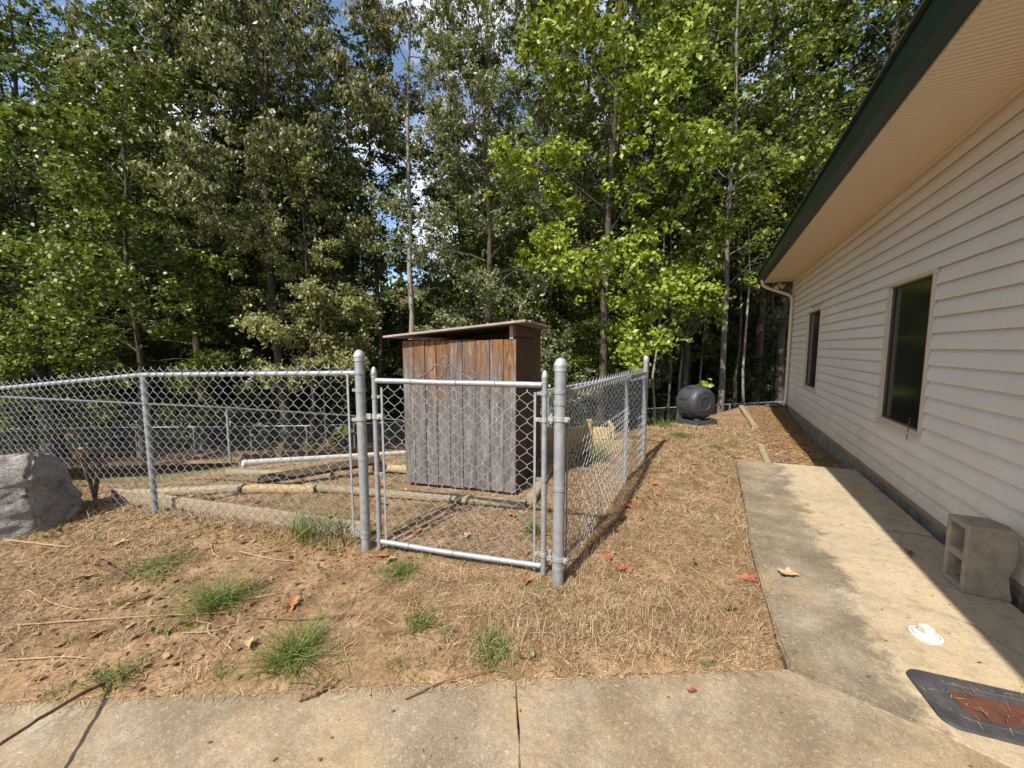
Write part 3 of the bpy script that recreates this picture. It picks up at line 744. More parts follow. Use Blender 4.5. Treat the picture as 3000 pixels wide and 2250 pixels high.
# latch at the free side, hinges at the post
lt = MB().lathe([(.019, -.016), (.024, -.016), (.024, .016), (.019, .016)], 14, GP(0, 1.0)).box(GP(.045, 1.0), (.05, .030, .032), ga).box(GP(-.055, 1.0, .01), (.05, .012, .04), ga)
lt.tube([GP(.04, 1.0, -.024), GP(.04, 1.0, .024)], .008, 8).tube([GP(-.055, 1.012, -.01), GP(-.055, 1.012, .022)], .007, 8)
obj('latch', lt, 'cast_alloy', gate, smooth=True)
obj('latch_strap', MB().lathe([(.036, -.012), (.041, -.012), (.041, .012), (.036, .012)], 16, (PL[0], PL[1], .985)).box((PL[0] - .055, PL[1] - .02, .975), (.05, .008, .024), ga), 'cast_alloy', gate, smooth=True)
gd = (Vector((PR[0], PR[1], 0)) - GR)
for z_, up in ((1.05, .02), (.15, -.02)):
    mb = MB().lathe([(.0195, -.013), (.024, -.013), (.024, .013), (.0195, .013)], 14, (GR.x, GR.y, z_ - .012)).box(GP(GW - .045, z_ - .012), (.04, .014, .026), ga)
    mb.tube([GP(GW - .048, z_ - .012, -.014), GP(GW - .048, z_ - .012, .022)], .009, 8)
    mid_ = GR + gd * .45
    mb.tube([(mid_.x, mid_.y, z_ - .03), (mid_.x, mid_.y, z_ + .035)], .011, 10)
    mb.lathe([(.0365, -.013), (.042, -.013), (.042, .013), (.0365, .013)], 16, (PR[0], PR[1], z_ + .012)).box((PR[0] - .05, PR[1] - .03, z_ + .012), (.03, .016, .026), ga)
    mb.box((PR[0] + .05, PR[1] - .012, z_ + .012), (.03, .012, .03), ga).tube([(PR[0] + .055, PR[1] - .035, z_ + .012), (PR[0] + .055, PR[1] + .012, z_ + .012)], .009, 8)
    obj('hinge', mb, 'cast_alloy', gate, smooth=True)

# ------------------------------------------------------------------ shed
SL, SR = Vector((-2.968, 3.154, 0)), Vector((-1.730, 3.421, 0))
su = (SR - SL).normalized(); sb_ = Vector((-su.y, su.x, 0)); sa = math.atan2(su.y, su.x); SW = (SR - SL).length; SD = 1.30
shed = thing('shed', 'narrow weathered plank shed with a sloping board roof behind the gate', 'shed', tuple((SL + SR) / 2))
SP = lambda s, d, z: SL + su * s + sb_ * d + Vector((0, 0, z))
rz3 = Matrix.Rotation(sa, 3, 'Z')
roofz = lambda s: 1.612 + s * .092
def plank(name, s0, s1, d0, d1, z0, z1, mat, z1b=None, bevel=.004):
    """a plank as a local-origin mesh so its grain follows the board"""
    c_ = SP((s0 + s1) / 2, (d0 + d1) / 2, 0)
    mb = MB().box((0, 0, (z0 + z1) / 2), (s1 - s0, d1 - d0, z1 - z0))
    me = bpy.data.meshes.new(name); me.from_pydata(mb.v, [], mb.f)
    bm = bmesh.new(); bm.from_mesh(me); bmesh.ops.recalc_face_normals(bm, faces=bm.faces)
    if z1b is not None:
        for v_ in bm.verts:
            if v_.co.z > (z0 + z1) / 2 and v_.co.x > 0: v_.co.z = z1b
    bmesh.ops.bevel(bm, geom=bm.edges[:], offset=bevel, segments=1, affect='EDGES'); bm.to_mesh(me); bm.free()
    o = link(name, me, mat, shed); o.location = c_ - shed.location; o.rotation_euler = (0, 0, sa); return o
ws = [.128, .136, .134, .146, .146, .146, .152, .150, .129]
k_ = SW / sum(ws); s_ = 0
for i, wd in enumerate(ws):
    wd *= k_
    plank('plank', s_ + .002, s_ + wd - .0025, -.002 + random.uniform(-.004, .003), .020, .012 + random.uniform(-.008, .008), 1.575 + random.uniform(-.006, .006), 'shed_plank')
    s_ += wd
d_ = .024
while d_ < SD - .05:
    wd = random.uniform(.11, .15); e_ = min(d_ + wd, SD)
    plank('plank', SW - .028 + random.uniform(-.004, .004), SW - .006, d_ + .003, e_ - .005, .02, 1.60, 'side_plank'); d_ = e_
s_ = 0
for side_ in (0,):
    d_ = .024
    while d_ < SD - .05:
        e_ = min(d_ + .14, SD); plank('plank', .006, .026, d_ + .002, e_ - .003, .02, 1.585, 'side_plank'); d_ = e_
s_ = .028
while s_ < SW - .04:
    e_ = min(s_ + .14, SW - .03); plank('plank', s_ + .002, e_ - .003, SD - .02, SD, .02, 1.60, 'side_plank'); s_ = e_
plank('corner_post', SW - .072, SW - .032, .0, .04 - .018 + .02, 1.582, roofz(SW - .07), 'roof_board')
plank('header', SW - .030, SW - .004, .004, SD - .02, 1.608, roofz(SW - .03) - .004, 'side_plank')
for d_ in (.80, 1.2): plank('rafter', .04, SW - .075, d_, d_ + .04, 1.50, 1.595, 'side_plank', 1.70)
# roof boards run with the slope, each a little longer or shorter than the next
tilt = math.atan(.092)
nb = 9
for i in range(nb):
    s0, s1 = -.165 - random.uniform(0, .03), SW + .105 + random.uniform(-.02, .03) + (.0 if i else .02)
    d0 = -.10 + i * (SD + .20) / nb; d1 = d0 + (SD + .20) / nb - .006
    L_ = (s1 - s0) / math.cos(tilt)
    me = bpy.data.meshes.new('roof_board'); mb = MB().box((0, 0, 0), (L_, d1 - d0, .022)); me.from_pydata(mb.v, [], mb.f)
    bm = bmesh.new(); bm.from_mesh(me); bmesh.ops.recalc_face_normals(bm, faces=bm.faces); bmesh.ops.bevel(bm, geom=bm.edges[:], offset=.003, segments=1, affect='EDGES'); bm.to_mesh(me); bm.free()
    o = link('roof_board', me, 'roof_board', shed)
    sm_ = (s0 + s1) / 2
    o.location = SP(sm_, (d0 + d1) / 2, roofz(sm_) + .016 + random.uniform(-.002, .002)) - shed.location
    o.rotation_euler = (Matrix.Rotation(sa, 4, 'Z') @ Matrix.Rotation(-tilt, 4, 'Y')).to_euler()
# nail heads along the plank tops and feet
for s_ in np.linspace(.03, SW - .03, 17):
    zz = 1.545 + random.uniform(-.01, .01)
    for q_ in (zz, .07 + random.uniform(-.01, .01)):
        c_ = SP(float(s_), -.006, q_)
        obj('nail', MB().tube([tuple(c_), tuple(c_ - sb_ * .004)], .0042, 6), 'cast_alloy', shed)
flr = MB().box(tuple(SP(SW / 2, SD / 2, .0)), (SW - .08, SD - .08, .06), sa)
obj('floor', flr, 'side_plank', shed)

# ------------------------------------------------------------------ timbers, boards, pipe
def timber(name, label, a, b_, ww, hh, mat, cat='timber', group=None, round_=.3, lift=0, roll=0, sag=0):
    """a squared or half-round timber lying between two ground points (x,y,z of its underside)"""
    A, B = Vector(a), Vector(b_); L_ = (B - A).length; n_ = 10
    mb = MB(); prof = []
    m_ = 12 if round_ > .15 else 4
    for j in range(m_):
        t = 2 * math.pi * (j + .5) / m_
        cx, cz = math.cos(t), math.sin(t)
        if m_ == 4: cx, cz = math.copysign(1, cx), math.copysign(1, cz)
        else:
            e_ = 1 - round_; s_ = lambda q: math.copysign(abs(q) ** (e_ if e_ > .3 else .3), q); cx, cz = s_(cx), s_(cz)
        prof.append((cx * ww / 2, cz * hh / 2 + hh / 2))
    V = []
    rs = random.Random(hash(label) % 1000)
    for i in range(n_ + 1):
        x = -L_ / 2 + L_ * i / n_; wob = rs.uniform(-.004, .004)
        for py, pz in prof: V.append((x + rs.uniform(-.003, .003), py + wob, pz + rs.uniform(-.003, .003) - sag * math.sin(math.pi * i / n_)))
    F = [(i * m_ + j, i * m_ + (j + 1) % m_, (i + 1) * m_ + (j + 1) % m_, (i + 1) * m_ + j) for i in range(n_) for j in range(m_)] + [tuple(range(m_)), tuple(range(n_ * m_, (n_ + 1) * m_))]
    mb.add(V, F)
    o = obj(name, mb, mat, None, smooth=round_ > .15)
    d = (B - A).normalized()
    o.location = (A + B) / 2 + Vector((0, 0, lift))
    o.rotation_euler = (Matrix.Rotation(math.atan2(d.y, d.x), 4, 'Z') @ Matrix.Rotation(-math.asin(d.z), 4, 'Y') @ Matrix.Rotation(roll, 4, 'X')).to_euler()
    return tag(o, label, cat, group)
gr3 = lambda x, y, dz=0: (x, y, hgt(x, y) + dz)
TG = 'landscape timbers lying in the pen'
timber('board', 'long weathered board on edge just behind the front fence', gr3(-5.25, 1.48, -.03), gr3(-2.36, 2.08, -.03), .045, .155, 'timber_grey', 'board', None, .05)
timber('landscape_timber', 'cracked grey timber lying beyond the long board by the fence post', gr3(-5.25, 1.62, .0), gr3(-4.35, 2.20, .0), .10, .085, 'timber_grey', 'timber', TG)
timber('landscape_timber', 'short round yellowish timber end to end with the cracked grey one', gr3(-4.33, 2.21, .0), gr3(-3.62, 2.52, .0), .10, .09, 'timber_yellow', 'timber', TG)
timber('landscape_timber', 'long half-round timber lying along the foot of the shed front', gr3(-3.80, 2.52, .0), gr3(-1.50, 3.17, .0), .115, .08, 'timber_grey', 'timber', TG, .22)
timber('landscape_timber', 'timber running back along the shaded side of the shed', gr3(-1.50, 3.30, .0), gr3(-1.80, 4.55, .0), .10, .085, 'timber_grey', 'timber', TG)
timber('plank', 'dark plank propped at a slant over the timbers beside the shed', (-4.32, 2.34, .05), (-3.60, 3.40, .10), .15, .035, 'board_brown', 'plank', None, .05, 0, R(14))
timber('landscape_timber', 'grey timber lying just below the open end of the white pipe', gr3(-5.35, 2.55, .0), gr3(-4.05, 3.05, -.02), .10, .085, 'timber_grey', 'timber', TG)
timber('landscape_timber', 'stubby timber poking out beside the shed at ground level', gr3(-3.72, 3.40, .02), gr3(-3.10, 3.62, .02), .10, .09, 'timber_yellow', 'timber', TG)
timber('board', 'dark board on edge holding the slope left of the fence post', (-8.35, 1.80, -.50), (-8.25, 4.05, -1.02), .045, .26, 'board_brown', 'board', None, .05)
timber('board', 'brown raised-bed board on edge behind the white pipe', (-8.05, 4.05, -.84), (-6.95, 6.7, -1.15), .045, .27, 'board_brown', 'board', None, .05)
timber('board', 'brown board leaning up at a slant behind the pipe end', (-6.95, 4.05, -.76), (-7.15, 4.35, -.30), .10, .03, 'board_brown', 'board', None, .05)
# white pipe
pa, pb = Vector((-6.02, 3.06, hgt(-6.02, 3.06) + .055)), Vector((-5.30, 6.30, hgt(-5.3, 6.3) + .07))
pp = thing('drain_pipe', 'long white plastic drain pipe lying across the pen behind the timbers', 'pipe', tuple((pa + pb) / 2 - Vector((0, 0, .055))))
dd = (pb - pa).normalized()
mq = dd.to_track_quat('Z', 'Y').to_matrix()
Lp = (pb - pa).length
obj('tube', MB().lathe([(.050, 0), (.055, 0), (.055, Lp), (.050, Lp)], 20, tuple(pa), mq), 'white_plastic', pp, smooth=True)
inn = MB(); inn.lathe([(.0495, .001), (.0495, .5)], 20, tuple(pa), mq); inn.f = inn.f[:-2] + [inn.f[-1]]
obj('bore', inn, 'inside_pipe', pp, smooth=True)
# fresh raised bed beside the side fence
bed = thing('raised_bed', 'raised bed of fresh yellow boards with a wooden stake beyond the side fence', 'raised bed', (-1.75, 5.72, hgt(-1.75, 5.72)))
ba = math.atan2(.45, .95)
def bedboard(name, a, b_, z0, z1, th=.04):
    A, B = Vector(a), Vector(b_); c_ = (A + B) / 2; an = math.atan2(B.y - A.y, B.x - A.x)
    me_ = MB().box((0, 0, 0), ((B - A).length, th, z1 - z0))
    me = bpy.data.meshes.new(name); me.from_pydata(me_.v, [], me_.f)
    bm = bmesh.new(); bm.from_mesh(me); bmesh.ops.recalc_face_normals(bm, faces=bm.faces); bmesh.ops.bevel(bm, geom=bm.edges[:], offset=.004, segments=1, affect='EDGES'); bm.to_mesh(me); bm.free()
    o = link(name, me, 'board_fresh', bed); o.location = Vector((c_.x, c_.y, (z0 + z1) / 2)) - bed.location; o.rotation_euler = (0, 0, an); return o
bedboard('board', (-2.75, 5.27, 0), (-1.37, 5.94, 0), .075, .265)
bedboard('board', (-2.75, 5.26, 0), (-1.05, 6.085, 0), -.12, .066)
bedboard('board', (-1.33, 5.98, 0), (-1.52, 6.5, 0), .07, .26)
bedboard('stake', (-1.71, 5.735, 0), (-1.62, 5.778, 0), -.1, .395, .045)
# edging timbers by the mulch
timber('edging_timber', 'far edging timber between the lawn and the wood chips', gr3(.68, 11.1, .0), gr3(.77, 8.55, .0), .11, .085, 'timber_grey', 'timber', None, .2)
timber('edging_timber', 'near edging timber sunk beside the end of the walkway', gr3(.735, 7.15, -.03), gr3(.735, 5.97, -.03), .09, .075, 'timber_grey', 'timber', None, .2)

# ------------------------------------------------------------------ compost tumbler
tx, ty = -.24, 8.42; tz = hgt(tx, ty)
tb = thing('compost_tumbler', 'black plastic compost tumbler drum on a low black base', 'compost bin', (tx, ty, tz))
ax = Vector((.74, -.67, 0)).normalized()                     # drum axis, one end turned towards the camera
mq = Matrix((Vector((0, 0, 1)).cross(ax).normalized(), Vector((0, 0, 1)), ax)).transposed()
dc = (tx - .03, ty, tz + .425)
prof = []
for t in np.linspace(-1, 1, 19):
    prof.append((.330 - .045 * abs(t) ** 2.4 - (.03 if abs(t) > .98 else 0), t * .235))
prof = [(.06, -.255), (.20, -.255), (.24, -.248)] + prof + [(.24, .248), (.20, .250), (.19, .242), (.06, .242)]
drum = obj('drum', MB().lathe(prof, 40, dc, mq), 'black_plastic', tb, smooth=True)
drum['_w'] = tb['_w']
def drumpt(t, ang, r_add):
    rr = .330 - .045 * abs(t) ** 2.4 + r_add
    return Vector(dc) + mq @ Vector((rr * math.cos(ang), rr * math.sin(ang), t * .235))
for a0 in np.arange(0, 360, 45):
    a0 = a0 + 12
    mb = MB(); V = []; n_, m_ = 7, 6
    for lay, ra in ((0, -.006), (1, .010)):
        for i in range(n_):
            for j in range(m_):
                t = -.52 + 1.04 * i / (n_ - 1); an = R(a0 - 15 + 30 * j / (m_ - 1))
                inset = .96 if lay else 1
                V.append(drumpt(t * inset, R(a0) + (an - R(a0)) * inset, ra))
    idx = lambda l, i, j: l * n_ * m_ + i * m_ + j
    F = [(idx(1, i, j), idx(1, i + 1, j), idx(1, i + 1, j + 1), idx(1, i, j + 1)) for i in range(n_ - 1) for j in range(m_ - 1)]
    for i in range(n_ - 1): F += [(idx(0, i, 0), idx(0, i + 1, 0), idx(1, i + 1, 0), idx(1, i, 0)), (idx(0, i, m_ - 1), idx(1, i, m_ - 1), idx(1, i + 1, m_ - 1), idx(0, i + 1, m_ - 1))]
    for j in range(m_ - 1): F += [(idx(0, 0, j), idx(1, 0, j), idx(1, 0, j + 1), idx(0, 0, j + 1)), (idx(0, n_ - 1, j), idx(0, n_ - 1, j + 1), idx(1, n_ - 1, j + 1), idx(1, n_ - 1, j))]
    obj('panel', mb.add(V, F), 'black_plastic', drum, smooth=True)
    obj('grip', MB().tube([drumpt(t, R(a0 + 19.5), .008) for t in np.linspace(-.42, .42, 7)], .011, 8), 'black_plastic', drum, smooth=True)
obj('hub', MB().lathe([(.19, 0), (.19, .012), (.175, .02), (.12, .02), (.11, .010), (.02, .010)], 28, tuple(Vector(dc) + ax * .238), mq), 'black_plastic', drum, smooth=True)
del drum['_w']
ang = math.atan2(ax.y, ax.x)
bs = MB().box((tx, ty, tz + .035), (.56, .52, .10), ang)
base = obj('base', bs, 'black_plastic', tb, bevel=.02)
base['_w'] = tb['_w']
pr_ = Vector((-ax.y, ax.x, 0))
for s_ in (-1, 1):
    for q_ in (-1, 1):
        c_ = Vector((tx, ty, tz + .10)) + ax * .2 * s_ + pr_ * .18 * q_
        obj('roller', MB().tube([tuple(c_ - ax * .05), tuple(c_ + ax * .05)], .035, 14), 'black_plastic', base, smooth=True)
del base['_w']

# ------------------------------------------------------------------ things on the walkway
bk = thing('concrete_block', 'broken grey concrete block standing on end beside the house wall', 'concrete block', (1.515, 3.36, 0))
an = R(4); m3 = Matrix.Rotation(an, 3, 'Z'); H_ = .43; wd, dp_ = .215, .205
def bkp(x, y, z): return tuple(m3 @ Vector((x, y, z)) + Vector((1.515, 3.36, 0)))
mb = MB()
bm = bmesh.new()
def addbox(c_, d_):
    r_ = bmesh.ops.create_cube(bm, size=1); 
    for v_ in r_['verts']: v_.co = m3 @ Vector((c_[0] + v_.co.x * d_[0], c_[1] + v_.co.y * d_[1], c_[2] + v_.co.z * d_[2]))
t_ = .034
addbox((0, -dp_ / 2 + t_ / 2, H_ / 2), (wd, t_, H_)); addbox((0, dp_ / 2 - t_ / 2, H_ / 2), (wd, t_, H_))
iw = dp_ - 2 * t_
for z_, h_ in ((.02, .04), (H_ / 2, .05), (H_ - .02, .04)): addbox((0, 0, z_), (wd - .002, iw + .002, h_ - .003))
bmesh.ops.bevel(bm, geom=bm.edges[:], offset=.006, segments=1, affect='EDGES')
bmesh.ops.subdivide_edges(bm, edges=[e for e in bm.edges if e.calc_length() > .05], cuts=5, use_grid_fill=True)
rs = np.random.RandomState(3)
for v_ in bm.verts:
    L_ = m3.transposed() @ v_.co
    f_ = vnoise(np.array([L_.z * 22 + 5]), np.array([L_.y * 22 + 5]), 8)[0]
    if L_.x > .06: v_.co += m3 @ Vector((f_ * .03 + .05 * vnoise(np.array([L_.z * 9 + 3]), np.array([L_.y * 7 + 3]), 18)[0] - .012, 0, 0))       # broken end
    v_.co += Vector((rs.uniform(-1, 1), rs.uniform(-1, 1), rs.uniform(-1, 1))) * .0016
me = bpy.data.meshes.new('block_body'); bm.to_mesh(me); bm.free()
link('block_body', me, 'block', bk)

cap = thing('cleanout_drain', 'round white cleanout cap with a square knob set in the walkway', 'drain cap', (1.048, 2.665, 0))
obj('rim', MB().lathe([(.066, -.01), (.066, .008), (.062, .012), (.054, .012), (.052, .007), (.01, .007)], 28, (1.048, 2.665, .002)), 'white_plastic', cap, smooth=True)
obj('disc', MB().lathe([(.050, .005), (.050, .014), (.046, .017), (.01, .017)], 28, (1.048, 2.665, .002)), 'white_plastic', cap, smooth=True)
obj('knob', MB().box((1.048, 2.665, .035), (.048, .048, .036), R(20)), 'white_plastic', cap, bevel=.004)

def rrect(cx, cy, lx, ly, r_, rot, n=5):
    out = []
    for sx, sy, a0 in ((1, 1, 0), (-1, 1, 90), (-1, -1, 180), (1, -1, 270)):
        for t in np.linspace(a0, a0 + 90, n):
            x = sx * (lx / 2 - r_) + r_ * math.cos(R(t)); y = sy * (ly / 2 - r_) + r_ * math.sin(R(t))
            out.append((cx + x * math.cos(rot) - y * math.sin(rot), cy + x * math.sin(rot) + y * math.cos(rot)))
    return out
bxx = thing('utility_cover', 'black plastic utility box rim with a rusty brown lid in the walkway', 'utility cover', (1.19, 2.225, 0))
ro = R(7)
o1, o2, i1, i2 = rrect(1.19, 2.225, .66, .31, .05, ro), rrect(1.19, 2.225, .645, .295, .05, ro), rrect(1.19, 2.225, .44, .150, .03, ro), rrect(1.19, 2.225, .43, .140, .03, ro)
n_ = len(o1)
V = [(x, y, -.01) for x, y in o1] + [(x, y, .012) for x, y in o2] + [(x, y, .012) for x, y in i1] + [(x, y, -.004) for x, y in i2]
F = [(l * n_ + j, l * n_ + (j + 1) % n_, (l + 1) * n_ + (j + 1) % n_, (l + 1) * n_ + j) for l in range(3) for j in range(n_)]
obj('rim', MB().add(V, F), 'black_rubber', bxx)
V = [(x, y, .006) for x, y in rrect(1.19, 2.225, .426, .137, .028, ro)]
ld = MB().add(V + [(x, y, -.004) for x, y, _ in V], [tuple(range(n_))] + [(j, (j + 1) % n_, n_ + (j + 1) % n_, n_ + j) for j in range(n_)])
obj('lid', ld, 'rust_plate', bxx)
l1, l2 = rrect(1.19, 2.225, .50, .205, .04, ro), rrect(1.19, 2.225, .475, .182, .035, ro)
V = [(x, y, .0118) for x, y in l1] + [(x, y, .0165) for x, y in rrect(1.19, 2.225, .494, .199, .04, ro)] + [(x, y, .0165) for x, y in rrect(1.19, 2.225, .481, .188, .036, ro)] + [(x, y, .0118) for x, y in l2]
obj('lip', MB().add(V, F), 'black_rubber', bxx)
obj('pull_slot', MB().box((1.30, 2.235, .007), (.045, .014, .004), ro), 'black_rubber', bxx)

# ------------------------------------------------------------------ boulder
def rock(name, pts, loc, mat, label, cat, sub=4, amp=.05, seed=1, bev=.05):
    bm = bmesh.new()
    for p in pts: bm.verts.new(p)
    r_ = bmesh.ops.convex_hull(bm, input=bm.verts)
    bmesh.ops.delete(bm, geom=[v_ for v_ in bm.verts if not v_.link_faces], context='VERTS')
    bmesh.ops.bevel(bm, geom=bm.edges[:], offset=bev, segments=2, affect='EDGES', clamp_overlap=True)
    bmesh.ops.triangulate(bm, faces=bm.faces)
    for _ in range(sub):
        ee = [e for e in bm.edges if e.calc_length() > .035]
        if not ee: break
        bmesh.ops.subdivide_edges(bm, edges=ee, cuts=1)
        bmesh.ops.triangulate(bm, faces=bm.faces)
    bm.normal_update()
    P = np.array([v_.co[:] for v_ in bm.verts])
    d = amp * (vnoise(P[:, 0] * 4 + P[:, 2] * 3 + 20, P[:, 1] * 4 + P[:, 2] * 2 + 20, seed) + .5 * vnoise(P[:, 0] * 10 + 20, P[:, 2] * 11 + P[:, 1] * 6 + 20, seed + 1) + .25 * vnoise(P[:, 0] * 24 + 20 + P[:, 1] * 11, P[:, 2] * 26 + 20, seed + 2))
    for v_, q in zip(bm.verts, d): v_.co += v_.normal * float(q)
    me = bpy.data.meshes.new(name); bm.to_mesh(me); bm.free()
    o = link(name, me, mat, None, smooth=True); o.location = loc
    return tag(o, label, cat)
cu, cf = Vector((math.cos(CAM_YAW), math.sin(CAM_YAW), 0)), Vector((-math.sin(CAM_YAW), math.cos(CAM_YAW), 0))
def rk(r_, f_, z_): return tuple(cu * r_ + cf * f_ + Vector((0, 0, z_)))
def rb_(v_, w_, z_): return (-.983 * v_ + .185 * w_, .185 * v_ + .983 * w_, z_)
bp = [rb_(*q) for q in ((0, 0, -.1), (.0, -1.1, -.1), (.12, -.03, .40), (.16, -1.1, .42), (.24, -.25, .61), (.28, .015, .655), (.34, -1.1, .60), (.36, .10, .56), (.38, .15, .40), (.37, .25, .10), (.37, .25, -.1), (.9, .22, .28), (.95, -.9, .40), (.9, .2, -.1), (.95, -1.0, -.1), (.7, .12, .5))]
rock('boulder', bp, (-4.726, .89, .0), 'boulder', 'large pale grey boulder at the edge beside the front fence', 'boulder', 5, .075, 4, .018)
rock('slate_piece', [rk(-.12, -.05, 0), rk(.1, -.06, 0), rk(.16, .02, 0), rk(-.05, .07, 0), rk(-.11, -.04, .025), rk(.09, -.05, .03), rk(.14, .01, .022), rk(-.05, .06, .03)], (.93, 6.62, hgt(.93, 6.62)), 'slate', 'flat dark piece of slate on the wood chips near the walkway', 'stone', 2, .006, 9, .004)
rock('slate_piece', [rk(-.09, -.05, 0), rk(.08, -.05, 0), rk(.1, .04, 0), rk(-.05, .06, 0), rk(-.08, -.04, .02), rk(.07, -.04, .02), rk(.08, .03, .018), rk(-.04, .05, .02)], (.96, 8.7, hgt(.96, 8.7)), 'slate', 'small dark stone on the wood chips by the far edging timber', 'stone', 2, .006, 12, .004)
rock('splash_block', [rk(-.16, -.1, 0), rk(.16, -.1, 0), rk(.16, .12, 0), rk(-.16, .12, 0), rk(-.15, -.09, .06), rk(.15, -.09, .07), rk(.15, .11, .08), rk(-.15, .11, .05)], (1.42, 11.5, hgt(1.42, 11.5)), 'slate', 'dark flat stone under the downspout at the house corner', 'stone', 2, .01, 15, .01)

# ------------------------------------------------------------------ trees
def tubes_np(chains):
    """chains: list of (points (n,3), radii (n,), sides) -> one mesh"""
    Vs, Fs, o = [], [], 0
    for P, rr, n in chains:
        P = np.asarray(P, float); rr = np.asarray(rr, float); k = len(P)
        T = np.gradient(P, axis=0); T /= np.linalg.norm(T, axis=1, keepdims=True) + 1e-9
        ref = np.array([.31, .92, .2]); Xa = np.cross(T, ref); Xa /= np.linalg.norm(Xa, axis=1, keepdims=True) + 1e-9
        Ya = np.cross(Xa, T)
        a = np.arange(n) * 2 * np.pi / n
        V = P[:, None] + rr[:, None, None] * (np.cos(a)[None, :, None] * Xa[:, None] + np.sin(a)[None, :, None] * Ya[:, None])
        idx = np.arange(k * n).reshape(k, n) + o
        Fs.append(np.stack([idx[:-1], np.roll(idx[:-1], -1, 1), np.roll(idx[1:], -1, 1), idx[1:]], -1).reshape(-1, 4)); Vs.append(V.reshape(-1, 3)); o += k * n
    return np.concatenate(Vs), np.concatenate(Fs)

def leaves_np(rs, C_, rad, n, size, droop=0., flat=.78, upw=.42, even=False):
    """n leaves spread over clumps at C_ with radii rad; each leaf a folded rhombus"""
    pr = rad ** 2 * rs.uniform(.15, 1.6, len(rad)) ** 1.6; pr = pr / pr.sum()
    ci = rs.choice(len(C_), n, p=None if even else pr)
    d = rs.normal(size=(n, 3)); d /= np.linalg.norm(d, axis=1, keepdims=True)
    rr = np.abs(rs.normal(size=n)) * .52
    P = C_[ci] + d * (rr * rad[ci])[:, None] * np.array([1, 1, flat])
    P[:, 2] -= .18 * (rr * rad[ci]) ** 1.3
    N = rs.normal(size=(n, 3)) * .62; N[:, 2] += upw; N += d * .3; N[:, 1] -= .12
    N /= np.linalg.norm(N, axis=1, keepdims=True)
    D = rs.normal(size=(n, 3)); D[:, 2] -= droop * 2.2
    D -= N * (D * N).sum(1, keepdims=True) * (1 - .6 * droop); D /= np.linalg.norm(D, axis=1, keepdims=True)
    S = np.cross(N, D); S /= np.linalg.norm(S, axis=1, keepdims=True) + 1e-9
    L = (size * rs.uniform(.65, 1.35, n))[:, None]
    wid = .62 if droop < .3 else .42
    V = np.stack([P - D * L * .5, P + S * L * wid * .5 + N * L * .10 - D * L * .05, P + D * L * .5, P - S * L * wid * .5 + N * L * .10 - D * L * .05], 1).reshape(-1, 3)
    F = np.arange(4 * n, dtype=np.int32).reshape(n, 4)
    return V, F

def grow(seed, H, cb, Rc, nleaf, leaf, tr, droop=0., lean=(0, 0), shape=1.0, dens=2.4, clump=1.0):
    rs = np.random.RandomState(seed)
    n = 12; t = np.linspace(0, 1, n)
    wob = np.cumsum(rs.normal(size=(n, 2)) * .0045 * H, 0); wob -= wob[0]
    TP = np.c_[lean[0] * t * H + wob[:, 0], lean[1] * t * H + wob[:, 1], t * H]
    TR = tr * (1 - .88 * t ** .9); TR[0] *= 1.35; TR[1] *= 1.05
    at_ = lambda h: np.array([np.interp(h, TP[:, 2], TP[:, k_]) for k_ in range(3)])
    trunk = [(TP, TR, 10)]; br = []; Cs, Rs = [], []
    nl = max(8, int((H - cb) * dens)); az = rs.rand() * 6.28
    for i in range(nl):
        u = (i + rs.rand()) / nl; h = cb + (H * .985 - cb) * u
        prof = math.sin(math.pi * min(1, .26 + .72 * u ** (.85 * shape))) ** .6 + .12
        L = Rc * prof * rs.uniform(.55, 1.18); az += 2.399 + rs.normal() * .4
        el = R(rs.uniform(0, 42) + 34 * u ** 2)
        p0 = at_(h); dirv = np.array([math.cos(az) * math.cos(el), math.sin(az) * math.cos(el), math.sin(el)])
        m_ = 6; s = np.linspace(0, 1, m_)[:, None]
        side_ = np.cross(dirv, [0, 0, 1]) * rs.normal() * .18
        P = p0 + dirv * L * s + side_ * L * s ** 2 + np.array([0, 0, 1]) * L * (.20 * s - .22 * s ** 2) + rs.normal(size=(m_, 3)) * L * .018
        P[0] = p0
        r0 = max(.018, np.interp(h, TP[:, 2], TR) * rs.uniform(.32, .5))
        br.append((P, np.linspace(r0, .008, m_), 5))
        nt_ = max(4, int(L * 3.4))
        for j in range(nt_):
            q = rs.uniform(.18, 1.0); pt = np.array([np.interp(q, s[:, 0], P[:, k_]) for k_ in range(3)])
            a2 = az + rs.choice([-1, 1]) * rs.uniform(.35, 1.25); l2 = (.35 + L * rs.uniform(.12, .34)) * (1.25 - .5 * q)
            d2 = np.array([math.cos(a2), math.sin(a2), rs.uniform(-.55, .65)]); e = pt + d2 * l2
            mid_ = (pt + e) / 2 + rs.normal(size=3) * l2 * .06
            br.append((np.array([pt, mid_, e]), np.array([.012, .009, .004]), 3))
            Cs += [e, mid_ + rs.normal(size=3) * .15, e + rs.normal(size=3) * .45]; Rs += [rs.uniform(.28, .62) * clump, rs.uniform(.2, .45) * clump, rs.uniform(.15, .42) * clump]
        Cs.append(P[-1]); Rs.append(rs.uniform(.35, .65) * clump)
    Cs.append(TP[-1]); Rs.append(.6 * clump)
    LV = leaves_np(rs, np.array(Cs), np.array(Rs), nleaf, leaf, droop)
    return tubes_np(trunk), tubes_np(br), LV

